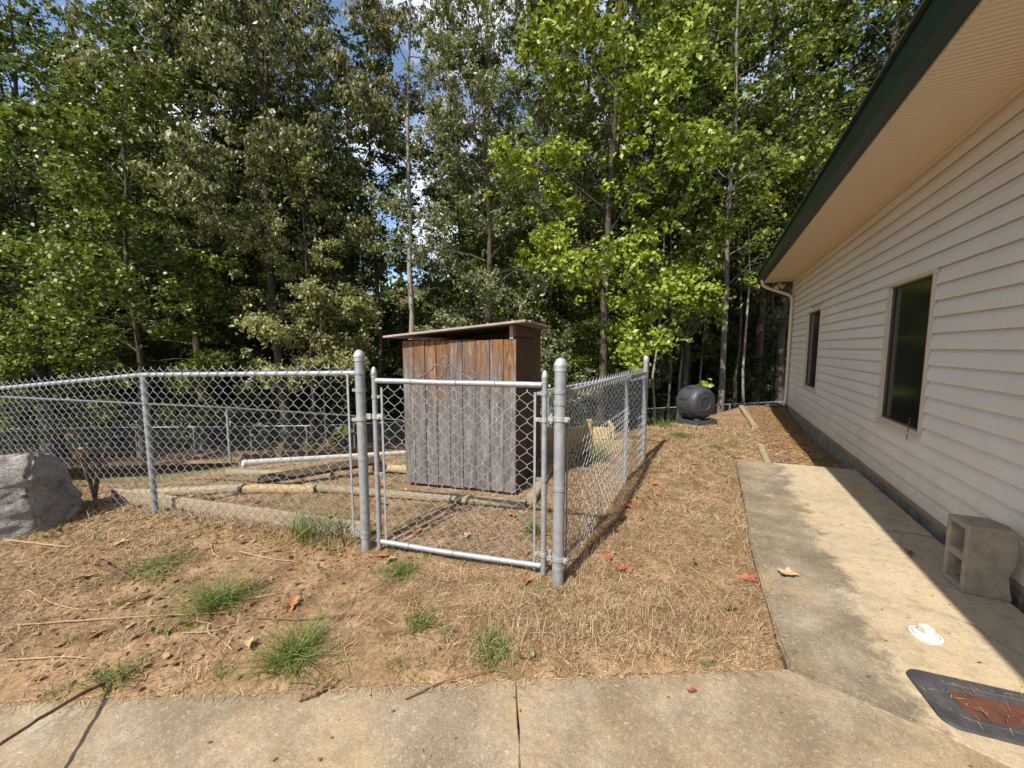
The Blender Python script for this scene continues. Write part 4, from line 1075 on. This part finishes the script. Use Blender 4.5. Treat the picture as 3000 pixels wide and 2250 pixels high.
PROTO = {}
def tree(name, label, px, depth, kind, seed, H, cb, Rc, nleaf, leaf=.13, tr=.16, bark='bark_dark', droop=0., lean=(0, 0), group=None, shape=1., dens=2.4, clump=1., share=None, rz=0, sc_=1.0, cat='tree'):
    x, y = spot(px, depth)
    t = thing(name, label, cat, (x, y, hgt(x, y) - .08), group)
    if share is None:
        a, b2, c_ = grow(seed, H, cb, Rc, nleaf, leaf, tr, droop, lean, shape, dens, clump)
        ms = (mesh_np('trunk', *a), mesh_np('branches', *b2), mesh_np('crown', *c_))
        for m_ in ms[:2]: m_.polygons.foreach_set('use_smooth', np.ones(len(m_.polygons), bool))
        PROTO[seed] = ms
    else: ms = PROTO[share]
    for nm, m_, mt in (('trunk', ms[0], bark), ('branches', ms[1], bark), ('crown', ms[2], 'leaf_' + kind)):
        o = bpy.data.objects.new(nm, m_); col.objects.link(o); o.parent = t
        if not m_.materials: m_.materials.append(MATS[mt])
        o.material_slots[0].link = 'OBJECT'; o.material_slots[0].material = MATS[mt]
    t.rotation_euler = (0, 0, rz); t.scale = (sc_, sc_, sc_)
    return t
K_ = 1000
G1 = 'tall trees along the edge of the woods'
tree('oak_tree', 'tall dark green tree at the far edge beyond the boulder', -130, 16.5, 'dark', 11, 21, 2.0, 4.6, 54 * K_, .16, .24, group=G1)
tree('oak_tree', 'tall green tree with drooping sunlit sprays, above the boulder', 150, 18.5, 'green', 12, 22, 3.0, 4.6, 54 * K_, .16, .22, group=G1)
tree('maple_tree', 'mid-height bright green tree leaning out over the front fence', 395, 14.6, 'green', 13, 14.5, 3.0, 3.2, 34 * K_, .15, .13, shape=.8, group=G1)
tree('oak_tree', 'tall olive oak rising behind the front fence post', 590, 18.5, 'dark', 14, 23, 5.0, 4.6, 44 * K_, .17, .23, group=G1)
tree('oak_tree', 'tall oak with browning tan leaves over the middle of the front fence', 830, 17.5, 'tan', 15, 23, 8.0, 4.4, 44 * K_, .19, .22, droop=.7, lean=(.02, 0), group=G1)
tree('sapling', 'low pale green leafy sapling just above the gate latch post', 950, 14.6, 'pale', 16, 6.4, 2.9, 2.1, 15 * K_, .13, .06, shape=.7, group='understory trees', cat='sapling')
tree('oak_tree', 'slender olive tree with pale sprays left of the bare grey trunk', 900, 16.8, 'pale', 17, 12.5, 4.5, 2.7, 20 * K_, .16, .10, droop=.4, group=G1)
tree('oak_tree', 'tan-leaved oak on a tall straight pale grey trunk behind the shed', 1199, 18.0, 'tan', 18, 23, 12.5, 3.6, 36 * K_, .19, .17, 'bark_pale', droop=.7, group=G1, lean=(0, 0))
tree('oak_tree', 'thin dark-leaved tree just left of the pale grey trunk', 1120, 20.0, 'dark', 19, 20, 8.0, 2.2, 13 * K_, .18, .16, group=G1)
tree('oak_tree', 'grey-green oak with fine leaves right of the shed roof', 1440, 16.5, 'grey', 20, 21, 2.6, 3.5, 46 * K_, .15, .17, droop=.3, group=G1)
tree('poplar_tree', 'bright yellow-green poplar towering over the side fence', 1760, 14.6, 'poplar', 21, 20, 5.0, 3.5, 40 * K_, .17, .17, group=G1)
tree('sapling', 'low bright yellow-green sapling glowing behind the corner post', 1895, 12.6, 'poplar', 22, 6.1, 2.5, 2.0, 9 * K_, .15, .06, shape=.7, group='understory trees', cat='sapling')
tree('poplar_tree', 'yellow-green tree with reddening leaves above the compost tumbler', 2010, 18.0, 'poplar', 23, 21, 6.0, 4.0, 40 * K_, .18, .18, group=G1)
tree('oak_tree', 'dark green tree rising behind the corner of the house eave', 2290, 18.5, 'dark', 24, 23, 7.5, 4.6, 44 * K_, .18, .20, group=G1)
tree('maple_tree', 'green tree half hidden behind the house gutter', 2560, 15.5, 'green', 25, 22, 8.0, 4.8, 42 * K_, .17, .22, group=G1)
tree('maple_tree', 'tall grey-barked tree standing right behind the compost tumbler', 2113, 13.6, 'green', 26, 19, 5.0, 2.6, 20 * K_, .15, .11, 'bark_mid', group=G1)
tree('sapling', 'leafy green understory tree in the gap right of the shed', 1640, 18.5, 'green', 27, 9.5, 1.8, 2.9, 24 * K_, .15, .07, shape=.7, group='understory trees', cat='sapling')
tree('sapling', 'shaded low green tree by the downspout corner', 2240, 21.0, 'dark', 28, 6.0, 1.2, 2.2, 12 * K_, .15, .06, shape=.7, group='understory trees', cat='sapling')
U_ = 'understory trees'
tree('sapling', 'low green bush-like tree between shed and hinge post', 1560, 14.5, 'grey', 30, 4.6, .6, 1.8, 11 * K_, .12, .05, shape=.6, group=U_, cat='sapling')
tree('sapling', 'low green bush-like tree seen over the side fence', 1720, 16.0, 'green', 31, 5.2, .6, 2.0, 11 * K_, .13, .05, shape=.6, group=U_, cat='sapling')
tree('sapling', 'low sunlit green sapling beyond the boulder', 130, 15.5, 'green', 32, 6.5, 1.0, 2.4, 13 * K_, .13, .06, shape=.6, group=U_, cat='sapling')
tree('sapling', 'dark low sapling behind the front fence post', 640, 19.0, 'dark', 33, 6.5, .8, 2.6, 13 * K_, .15, .06, shape=.6, group=U_, cat='sapling')
# slim trunks in the gap beside the tumbler
for i, (px_, dp2, r_, bk_) in enumerate([(1925, 16, .055, 'bark_pale'), (1962, 14.5, .05, 'bark_dark'), (1990, 18, .07, 'bark_pale'), (2050, 20, .06, 'bark_pale'), (2155, 19, .09, 'bark_dark'), (2185, 16.5, .06, 'bark_pale'), (2210, 22, .10, 'bark_pale'), (2265, 21, .13, 'bark_dark')]):
    tree('slim_tree', 'slim %s bare trunk, %s of those right of the fence corner post' % ('pale' if bk_ == 'bark_pale' else 'dark', ['first', 'second', 'third', 'fourth', 'fifth', 'sixth', 'seventh', 'eighth'][i]), px_, dp2, 'dark', 40 + i, 15, 8.5, 1.4, 3500, .16, r_, bk_, group='slim trunks in the gap', dens=1.4)
# deeper rows: copies of the front trees
G2 = 'trees deep in the woods'
rb = random.Random(5)
back = []
for row, (dep, stp) in enumerate(((22, 190), (27, 150), (34, 130))):
    px_ = -420 + row * 70
    while px_ < 2900:
        back.append((px_ + rb.uniform(-40, 40), dep + rb.uniform(-2.5, 2.5))); px_ += stp
for px_, dep in back:
    gap = 1040 < px_ < 1290
    src = rb.choice([11, 12, 14, 20, 24, 25, 13]) if not gap else rb.choice([27, 28, 16])
    sc2 = rb.uniform(.85, 1.1) if not gap else rb.uniform(1.0, 1.35)
    tree('forest_tree', 'tree deep in the woods beyond ' + ('the boulder and front fence' if px_ < 700 else 'the gate and latch post' if px_ < 1150 else 'the shed' if px_ < 1600 else 'the side fence' if px_ < 1950 else 'the compost tumbler' if px_ < 2250 else 'the house eave'), px_, dep, rb.choice(['dark', 'dark', 'green', 'grey']) if not gap else 'dark', 0, 0, 0, 0, 0, share=src, rz=rb.uniform(0, 6.28), sc_=sc2, group=G2)
# brush under the trees and the far wood that closes the view: nobody could count it
rs = np.random.RandomState(77)
n = 520; pxs = rs.uniform(-500, 2700, n); dps = rs.uniform(20, 36, n)
Pc = np.array([spot(a, d) for a, d in zip(pxs, dps)]); zc = hgt_np(Pc[:, 0], Pc[:, 1]) + rs.uniform(.2, 2.6, n)
V, F = leaves_np(rs, np.c_[Pc, zc], rs.uniform(1.1, 2.3, n), 100 * K_, .24, 0, .8)
o = struct(link('undergrowth', mesh_np('undergrowth', V, F), 'leaf_dark'), 'stuff', 'dark green brush growing under the trees')
n = 1700; pxs = rs.uniform(-900, 3300, n); dps = rs.uniform(38, 50, n)
Pc = np.array([spot(a, d) for a, d in zip(pxs, dps)]); hmax = np.where((pxs > 1040) & (pxs < 1300), 12, 24)
zc = -7 + rs.uniform(0, 1, n) * (hmax + 4)
V, F = leaves_np(rs, np.c_[Pc, zc], rs.uniform(2.4, 4.6, n), 250 * K_, .6, 0, .9, .42, True)
o = struct(link('far_woods', mesh_np('far_woods', V, F), 'leaf_dark'), 'stuff', 'dark mass of woods far behind')

# ------------------------------------------------------------------ ground cover
def blades_np(rs, P, n_seg, length, width, lean, curl=.5):
    """thin strips standing or lying at points P; lean 0 upright .. 1.5 flat"""
    n = len(P); az = rs.uniform(0, 2 * np.pi, n); L = length; el = np.pi / 2 - lean
    d = np.stack([np.cos(az) * np.cos(el), np.sin(az) * np.cos(el), np.sin(el)], 1)
    s_ = np.stack([-np.sin(az), np.cos(az), 0 * az], 1) * 1.0
    s_ = s_ + np.array([0, 0, .35]) * rs.normal(size=(n, 1))
    hz = np.stack([np.cos(az), np.sin(az), 0 * az], 1); cv = rs.normal(size=n) * .25
    V = []
    for i in range(n_seg + 1):
        q = i / n_seg
        c_ = P + d * (L * q)[:, None] + (hz * .45 - np.array([0, 0, .40])) * (curl * L * q * q)[:, None] + np.stack([-np.sin(az), np.cos(az), 0 * az], 1) * (cv * L * q * q)[:, None]
        wv = (width * (1 - q ** 2 * .85))[:, None] * .5
        V += [c_ - s_ * wv, c_ + s_ * wv]
    V = np.stack(V, 1); k = 2 * (n_seg + 1)
    base_ = (np.arange(n) * k)[:, None]
    F = np.concatenate([base_ + np.array([2 * i, 2 * i + 1, 2 * i + 3, 2 * i + 2]) for i in range(n_seg)], 0)
    return V.reshape(-1, 3), F
def on_slab(x, y):
    e1 = (2.09 + (x - .375) * .588) - y
    return ((e1 > -.0) & (x < 1.75)) | ((x > .345) & (x < 1.75) & (y > 1.5) & (y < 5.93 + (x - .33) * .13))
def in_shed(x, y):
    dx, dy = x - SL.x, y - SL.y; s_ = dx * su.x + dy * su.y; d_ = dx * sb_.x + dy * sb_.y
    return (s_ > -.03) & (s_ < SW + .03) & (d_ > -.05) & (d_ < SD + .05)
def scatter(rs, n, x0, x1, y0, y1, dens=None, keep=None):
    x = rs.uniform(x0, x1, n); y = rs.uniform(y0, y1, n)
    ok = ~on_slab(x, y) & ~in_shed(x, y)
    if dens is not None: ok &= rs.rand(n) < dens(x, y)
    if keep is not None: ok &= keep(x, y)
    x, y = x[ok], y[ok]
    return np.c_[x, y, hgt_np(x, y)]
def flakes(rs, P, size, tiltk=.5):
    n = len(P); a = rs.uniform(0, 6.28, n); N = rs.normal(size=(n, 3)) * tiltk; N[:, 2] = 1; N /= np.linalg.norm(N, axis=1, keepdims=True)
    D = np.stack([np.cos(a), np.sin(a), 0 * a], 1); D -= N * (D * N).sum(1, keepdims=True); S = np.cross(N, D); L = size[:, None]
    c_ = P + np.array([0, 0, .008])
    V = np.stack([c_ - D * L * .5, c_ + S * L * .30 + N * L * .12, c_ + D * L * .5 + N * L * .08, c_ - S * L * .28 + N * L * .14], 1).reshape(-1, 3)
    return V, np.arange(4 * n).reshape(n, 4)
rs = np.random.RandomState(21)
edge_d = lambda x, y: y - (1.87 + x * .588)
thatch = lambda x, y: np.clip((edge_d(x, y) + .10 * vnoise(x * 5, y * 5, 37)) / .16, .12, 1) * np.clip(.45 + 2.1 * (vnoise(x * 1.1 + 5, y * 1.1 + 5, 31) + .8 * vnoise(x * 4 + 5, y * 4 + 5, 32) + .5 * vnoise(x * 11 + 5, y * 11 + 5, 33)) + .35 * (x > -2.2), .16, 1) * ((x < .74) | (y < 5.95) | (y > 11.8))
Ps = [scatter(rs, 190000, -5.6, .6, .2, 4.2, thatch), scatter(rs, 60000, -1.2, .85, 3.4, 9.2, thatch), scatter(rs, 30000, -10, -.8, 1.2, 8, thatch)]
P = np.concatenate(Ps); n = len(P)
far_ = np.clip(np.hypot(P[:, 0], P[:, 1]) / 3.5, 1, 2.2)
V, F = blades_np(rs, P + np.array([0, 0, .003]), 1, rs.gamma(3, .0115, n) + .014, (rs.uniform(.0014, .0042, n)) * far_, np.clip(rs.normal(1.25, .28, n), .15, 1.52), rs.uniform(.0, .45, n))
struct(link('dry_grass', mesh_np('dry_grass', V, F), 'dry_blades'), 'stuff', 'dead straw-coloured thatch lying over the bare soil')
# upright dead grass along the path and fence feet
def line_pts(rs, a, b_, n, spread): 
    t = rs.rand(n); x = a[0] + (b_[0] - a[0]) * t + rs.normal(size=n) * spread; y = a[1] + (b_[1] - a[1]) * t + rs.normal(size=n) * spread
    ok = ~on_slab(x, y) & ~in_shed(x, y); x, y = x[ok], y[ok]; return np.c_[x, y, hgt_np(x, y)]
P = np.concatenate([line_pts(rs, (-.95, 1.62), (.25, 2.35), 1500, .12), line_pts(rs, (PR[0] + .05, PR[1]), (CO[0] + .08, CO[1]), 1800, .07), line_pts(rs, PL, LL, 900, .07), line_pts(rs, (.28, 2.3), (.28, 5.8), 900, .06), scatter(rs, 3500, -5, .3, .4, 6, thatch)])
n = len(P)
V, F = blades_np(rs, P, 3, rs.uniform(.04, .13, n), rs.uniform(.0015, .003, n), np.abs(rs.normal(.35, .3, n)), rs.uniform(.1, .9, n))
struct(link('dry_grass', mesh_np('dry_grass', V, F), 'dry_blades'), 'stuff', 'upright dead grass along the path edge and fence feet')
t_ = rs.rand(1500); x = -3.0 + 3.35 * t_; y = 1.87 + x * .588 - np.abs(rs.normal(size=1500)) * .030 + .012
x2 = .345 + np.abs(rs.normal(size=700)) * .035; y2 = rs.uniform(2.15, 5.85, 700)
P = np.c_[np.r_[x, x2], np.r_[y, y2], np.full(2200, .005)]
P = np.concatenate([P, np.c_[rs.uniform(.88, 1.3, 60), rs.uniform(2.09, 2.36, 60), np.full(60, .018)]]); n = len(P)
V, F = blades_np(rs, P, 1, rs.gamma(2.5, .010, n) + .008, rs.uniform(.0012, .0035, n), np.clip(rs.normal(1.48, .06, n), 1.2, 1.55), np.zeros(n))
struct(link('dry_grass', mesh_np('dry_grass', V, F), 'dry_blades'), 'stuff', 'loose straw spilled over the slab edges')
x = rs.uniform(-2.4, 1.6, 700); y = rs.uniform(.3, 6, 700); ok = on_slab(x - .02, y - .03) & on_slab(x, y) & (x < 1.6)
P = np.c_[x, y, np.full(700, -.002)][ok]
V, F = flakes(rs, P, rs.gamma(2, .0045, len(P)) + .004, .3)
struct(link('path_debris', mesh_np('path_debris', V, F), 'litter'), 'stuff', 'tiny specks of leaf and bark on the concrete')
# scattered green grass and weeds
gden = lambda x, y: np.clip(4 * (vnoise(x * 1.7 + 60, y * 1.7 + 60, 41) - .13), 0, .8) * (.35 + .65 * (vnoise(x * 9, y * 9, 42) > .1)) * ((x < .7) | (y < 5.9))
P = np.concatenate([scatter(rs, 42000, -5.6, .5, .2, 9, gden), scatter(rs, 60000, -10.8, -5.2, 1.6, 8.5, lambda x, y: np.clip(3 * vnoise(x + 3, y + 3, 43) + .55, 0, 1) * np.clip((-5.2 - x) / 1.8, 0.05, 1))])
cx_ = scatter(rs, 620, -5.4, .4, .3, 8.5)
reps_ = rs.randint(6, 34, len(cx_)); Q_ = np.repeat(cx_, reps_, 0); Q_[:, :2] += rs.normal(size=(len(Q_), 2)) * .022
Q_ = Q_[~on_slab(Q_[:, 0], Q_[:, 1])]; P = np.concatenate([P, Q_])
n = len(P)
V, F = blades_np(rs, P, 2, rs.uniform(.025, .085, n), rs.uniform(.0018, .0038, n), np.abs(rs.normal(.7, .35, n)), rs.uniform(.2, 1.0, n))
struct(link('green_grass', mesh_np('green_grass', V, F), 'green_blades'), 'stuff', 'thin patches of short green grass')
# litter in the pen and along the fences
pen = lambda x, y: ((y > 1.99 + (x + 2.258) * .2) & (x < -.85)) * np.clip(.25 + 1.6 * vnoise(x * 1.3 + 8, y * 1.3 + 8, 51), .03, .8)
P = np.concatenate([scatter(rs, 5200, -7, -.8, 1.2, 7, pen), line_pts(rs, (PR[0] + .1, PR[1]), (CO[0] + .15, CO[1]), 160, .10), line_pts(rs, PL, (-5.6, 1.2), 800, .18), scatter(rs, 1300, -5.4, -2.0, .4, 1.9), scatter(rs, 700, -5, .3, .4, 8)])
V, F = flakes(rs, P, rs.gamma(2.6, .0085, len(P)) + .008, .35)
struct(link('leaf_litter', mesh_np('leaf_litter', V, F), 'litter'), 'stuff', 'small brown leaf litter strewn over the pen')
x = rs.uniform(.78, 1.66, 16000); y = 5.98 + rs.rand(16000) ** 1.3 * 5.8; ok = (y > 5.96 + (x - .33) * .13 + .02)
P = np.c_[x, y, hgt_np(x, y) + .004][ok]
nP = len(P); V, F = blades_np(rs, P, 1, rs.gamma(2.5, .013, nP) + .010, rs.uniform(.003, .011, nP), np.clip(rs.normal(1.38, .16, nP), .8, 1.56), np.zeros(nP))
struct(link('wood_chips', mesh_np('wood_chips', V, F), 'chips'), 'stuff', 'tan wood chip mulch along the house wall')

n = 260; x = rs.uniform(.90, 1.25, n); y = rs.uniform(1.5, 12, n)
P = np.c_[x, y, SOF + .150 + (x - .9) * .36]
V, F = flakes(rs, P, rs.uniform(.03, .09, n), .8)
struct(link('roof_litter', mesh_np('roof_litter', V, F), 'litter'), 'stuff', 'dead leaves lying along the roof edge')

# individual grass tufts
def tuft(label, x, y, n, L, rad, mat='green_blades', group='green grass tufts', seed=1, lean=.55, wid=(.003, .0055)):
    rs = np.random.RandomState(seed)
    P = np.c_[rs.normal(size=n) * rad, rs.normal(size=n) * rad, np.zeros(n)]; P[:, 2] = hgt_np(P[:, 0] + x, P[:, 1] + y) - hgt(x, y)
    V, F = blades_np(rs, P, 4, rs.uniform(.45, 1.1, n) * L, rs.uniform(*wid, n), np.abs(rs.normal(lean, .3, n)), rs.uniform(.3, 1.1, n))
    o = link('grass_tuft', mesh_np('grass_tuft', V, F), mat); o.location = (x, y, hgt(x, y))
    return tag(o, label, 'grass tuft', group)
tuft('largest lush green grass tuft on the bare soil before the front fence', -2.53, 1.10, 380, .25, .05, seed=1, lean=.72, wid=(.0022, .0045))
tuft('lush green grass tuft close to the concrete path edge', -1.76, 1.06, 300, .24, .05, seed=2, lean=.72, wid=(.0025, .0050))
tuft('low green grass patch between the boulder and the largest tuft', -3.30, 1.12, 260, .12, .09, seed=3, lean=.8)
tuft('short green tuft in front of the gate near the latch post', -1.80, 1.82, 200, .10, .06, seed=4, lean=.7)
tuft('sparse green tuft in the lawn before the gate middle', -1.36, 1.52, 120, .12, .04, seed=5, lean=.6)
tuft('tall yellow-green grass clump growing up through the front fence', -2.80, 1.83, 130, .42, .06, seed=6, lean=.22)
tuft('second tall grass clump at the front fence nearer the gate', -2.60, 2.00, 90, .36, .05, seed=16, lean=.25)
tuft('bright green weed tuft beside the utility of the raised bed stake'.replace('utility of the ', ''), -1.42, 5.20, 340, .46, .09, seed=7, lean=.35)
tuft('green tuft on the lawn between corner post and tumbler', -.42, 6.9, 220, .16, .07, seed=8, lean=.7)
tuft('pale green tuft on the lawn in front of the tumbler', .12, 6.6, 140, .12, .06, seed=9, lean=.7)
tuft('weedy tuft at the lawn edge left of the tumbler', -.75, 7.7, 220, .26, .10, seed=10, lean=.5)
tuft('small green tuft inside the pen behind the gate hinge side', -1.22, 2.75, 110, .22, .03, seed=11, lean=.4)
tuft('thin green tuft near the path edge at the far corner of the soil', -2.36, .62, 120, .09, .05, seed=12, lean=.6)
tuft('dry green tuft beside the path joint', -.92, 1.55, 150, .12, .06, seed=13, lean=.5)
# low broadleaf weeds
def weed(label, x, y, n, L, seed, mat='leaf_green', h=.05, lf=None):
    rs = np.random.RandomState(seed)
    C_ = np.c_[rs.normal(size=6) * L * .5, rs.normal(size=6) * L * .5, rs.uniform(.2, 1, 6) * h]
    V, F = leaves_np(rs, C_, np.full(6, L * .4), n, lf or L * .6)
    t = thing('weed', label, 'weed', (x, y, hgt(x, y)), 'small broadleaf weeds')
    link('foliage', mesh_np('foliage', V, F), mat, t)
    SV, SF = tubes_np([(np.array([[0, 0, -.01], c_ * [.5, .5, .6], c_]), np.array([.004, .003, .0015]) * (1 + 2 * (h > .3)), 4) for c_ in C_])
    link('stems', mesh_np('stems', SV, SF), 'twig', t)
    return t
weed('small round-leaved weed on the soil left of the path tuft', -2.48, .88, 14, .06, 1)
weed('little bright weed at the soil edge below the gate', -.72, 1.60, 10, .05, 2)
weed('small clover-like weed in the lawn near the walkway edge', -.05, 2.9, 12, .05, 3)
weed('second small clover-like weed in the lawn by the walkway', .08, 3.0, 12, .05, 4)
weed('tiny glossy weed in the straw close to the walkway corner', .14, 2.45, 6, .05, 5)
weed('little green weed at the foot of the boulder', -4.58, .90, 14, .07, 6)
weed('young vine climbing the front fence beside the latch post', -2.42, 1.90, 9, .09, 7, h=.28)
weed('leafy shrub weeds behind the pipe along the lower fence', -7.6, 5.2, 420, .50, 8, h=.55, lf=.07)
weed('dark withered weed stalk standing beside the boulder', -5.55, 1.42, 110, .16, 9, 'litter', .75, lf=.05)

# individual fallen leaves
def lobed(rs, L):
    out = []
    n = 22
    for i in range(n):
        a = 2 * math.pi * i / n; rr = (.52 + .30 * math.cos(a) ** 2) * (1 + .30 * math.cos(5 * a + .4)) * .6
        out.append((rr * math.cos(a) * L, rr * math.sin(a) * L * .8))
    k1, k2 = rs.uniform(.4, 2.2), rs.uniform(-1.2, 1.6)
    V = [(0, 0, .004)] + [(x_ * .5, y_ * .5, k1 * y_ * y_ * .25 / L * .6 + .003) for x_, y_ in out] + [(x_, y_, k1 * y_ * y_ / L * .6 + k2 * x_ * abs(x_) / L * .3 + .01 + .006 * math.sin(7 * x_ / L)) for x_, y_ in out]
    F = [(0, 1 + i, 1 + (i + 1) % n) for i in range(n)] + [(1 + i, 1 + n + i, 1 + n + (i + 1) % n, 1 + (i + 1) % n) for i in range(n)]
    return V, F
LG = 'fallen leaves'
def fallen(label, x, y, L, mat, z=None, group=LG):
    rs = random.Random(int((x * 131 + y * 71) * 100)); V, F = lobed(rs, L)
    o = obj('fallen_leaf', MB().add(V, F), mat, None, smooth=True, fix=False)
    o.location = (x, y, (hgt(x, y) + .012 if z is None else z)); o.rotation_euler = (rs.uniform(-.22, .22), rs.uniform(-.22, .22), rs.uniform(0, 6.28))
    return tag(o, label, 'leaf', group)
fallen('bright orange fallen leaf on the soil between the two big tufts', -2.11, 1.29, .10, 'dead_orange')
fallen('pale curled leaf lying right of the largest tuft on bare soil', -2.02, 1.00, .085, 'dead_tan')
fallen('curled tan leaf lying on the walkway edge', .50, 2.98, .13, 'dead_tan', .012)
fallen('rust-brown leaf against the walkway edge', .27, 2.87, .12, 'dead_rust')
fallen('orange-brown leaf curled against the gate hinge post foot', -1.00, 2.13, .10, 'dead_orange')
fallen('rusty leaf clump under the gate latch corner', -2.05, 1.93, .10, 'dead_rust')
fallen('tan leaf beside the rusty leaf clump under the gate', -1.96, 1.90, .10, 'dead_tan')
fallen('orange leaf lying on the lawn close to the side fence', -.52, 4.45, .10, 'dead_orange')
fallen('dark red leaf at the foot of the side fence', -.62, 3.75, .085, 'dead_rust')
fallen('reddish leaf on the bare lawn beyond the walkway end', -.10, 6.3, .09, 'dead_orange')
fallen('small red leaf on the lawn before the near edging timber', .35, 6.2, .12, 'dead_orange')
fallen('pale leaf on the lawn by the far corner of the walkway', -.15, 5.5, .085, 'dead_tan')
fallen('tiny rust leaf lying on the near concrete path', -.02, 1.73, .04, 'dead_rust', .008)
fallen('reddish leaf on the shaded walkway beside the concrete block', 1.33, 3.72, .085, 'dead_rust', .012)
fallen('pale leaf near the boulder on the straw', -3.95, 1.12, .085, 'dead_tan')
fallen('tan leaf in the grass between boulder and stick', -3.55, .83, .12, 'dead_tan')
rl = random.Random(9)
for i in range(26):
    x_, y_ = rl.uniform(-4.6, -1.0), 0; y_ = rl.uniform(2.15 + (x_ + 2.26) * .2, 3.0 + (x_ + 3) * .1)
    fallen('brown oak leaf lying inside the pen', x_, y_, rl.uniform(.05, .095), rl.choice(['dead_rust', 'dead_tan', 'dead_orange']), None, 'brown oak leaves inside the pen')
for i in range(12):
    y_ = rl.uniform(2.5, 5.2)
    fallen('dry leaf caught along the foot of the side fence', PR[0] + rl.uniform(.08, .4), y_, rl.uniform(.05, .095), rl.choice(['dead_rust', 'dead_rust', 'dead_orange']), None, 'dry leaves along the side fence')

# sticks and straws
def stick(name, label, pts, r_, mat, group='sticks and stalks', n=7):
    P = [Vector(p) for p in pts]; Q = []
    rs = random.Random(len(label))
    for _ in range(2):
        N_ = [P[0]]
        for a_, b_ in zip(P[:-1], P[1:]): N_ += [a_.lerp(b_, .25), a_.lerp(b_, .75)]
        P = N_ + [P[-1]]
    for i in range(len(P) - 1):
        for t in (0, .5): Q.append(P[i].lerp(P[i + 1], float(t)) + Vector((rs.uniform(-1, 1), rs.uniform(-1, 1), rs.uniform(-.4, .4))) * r_ * .5)
    Q.append(P[-1]); rr = [r_ * (1 - .6 * i / (len(Q) - 1)) for i in range(len(Q))]
    c_ = P[0]
    o = obj(name, MB().tube([tuple(q - c_) for q in Q], rr, n), mat, None, smooth=True); o.location = c_
    return tag(o, label, 'stick', group)
gp_ = lambda x, y, dz=.012: (x, y, hgt(x, y) + dz)
stick('branch', 'long dark bare branch reaching over the path edge in the near corner', [(-2.33, .56, .02), (-2.22, .44, .10), (-2.02, .20, .20), (-1.75, -.1, .30)], .009, 'twig')
stick('stick', 'short broken dark stick on the soil beyond the largest tuft', [gp_(-3.68, .93, .03), gp_(-3.42, .96, .02), gp_(-3.30, .97, .012)], .022, 'charred_bark')
stick('stalk', 'long pale straw stalk lying below the largest tuft', [gp_(-3.25, .50), gp_(-2.85, .80), gp_(-2.35, 1.10)], .0042, 'pale_straw')
stick('wood_splinter', 'split reddish wood splinter at the edge of the concrete path', [(-1.50, .925, .012), (-1.44, .985, .02), (-1.455, 1.05, .022)], .014, 'split_wood')
stick('stalk', 'forked pale stalk leaning at the foot of the front fence', [gp_(-2.95, 1.50), gp_(-2.75, 1.62, .02), gp_(-2.66, 1.80, .16)], .0042, 'pale_straw')
stick('stalk', 'curved pale stalk on the soil left of the forked stalk', [gp_(-3.30, 1.42), gp_(-3.12, 1.36), gp_(-2.92, 1.40)], .0042, 'pale_straw')
stick('stalk', 'flat pale stalk crossing beneath the forked stalk', [gp_(-3.0, 1.47), gp_(-2.7, 1.52), gp_(-2.5, 1.60)], .005, 'pale_straw')
stick('stick', 'thin dark curved root arching over the soil right of the tuft', [gp_(-2.2, 1.13), gp_(-1.95, 1.22, .02), gp_(-1.7, 1.42, .02)], .005, 'twig')
stick('stick', 'thin reddish twig lying across the path edge', [(-1.10, 1.13, .008), (-1.0, 1.28, .02), gp_(-.85, 1.45, .02)], .004, 'twig')
stick('stick', 'long weathered stick lying before the boulder', [gp_(-5.2, .60), gp_(-4.6, .78), gp_(-4.2, .92)], .010, 'pale_straw')
stick('stalk', 'pale fallen stalk in the grass at the left corner', [gp_(-3.7, .62), gp_(-3.3, .66), gp_(-3.05, .75)], .0042, 'pale_straw')
stick('stalk', 'second pale fallen stalk in the grass near the corner', [gp_(-2.95, .40), gp_(-2.75, .55), gp_(-2.6, .60)], .0042, 'pale_straw')
for i in range(9):
    x_, y_ = rl.uniform(-4.2, -1.2), rl.uniform(.6, 1.7); a_ = rl.uniform(0, 6.28); L_ = rl.uniform(.12, .34)
    if on_slab(np.array([x_]), np.array([y_]))[0]: continue
    stick('stalk', 'loose straw-coloured stalk lying on the bare soil', [gp_(x_, y_), gp_(x_ + math.cos(a_) * L_ / 2, y_ + math.sin(a_) * L_ / 2, .02), gp_(x_ + math.cos(a_ + .3) * L_, y_ + math.sin(a_ + .3) * L_)], .004, 'pale_straw', 'loose stalks on the soil', 5)

for o in sc.objects:
    if '_w' in o: del o['_w']
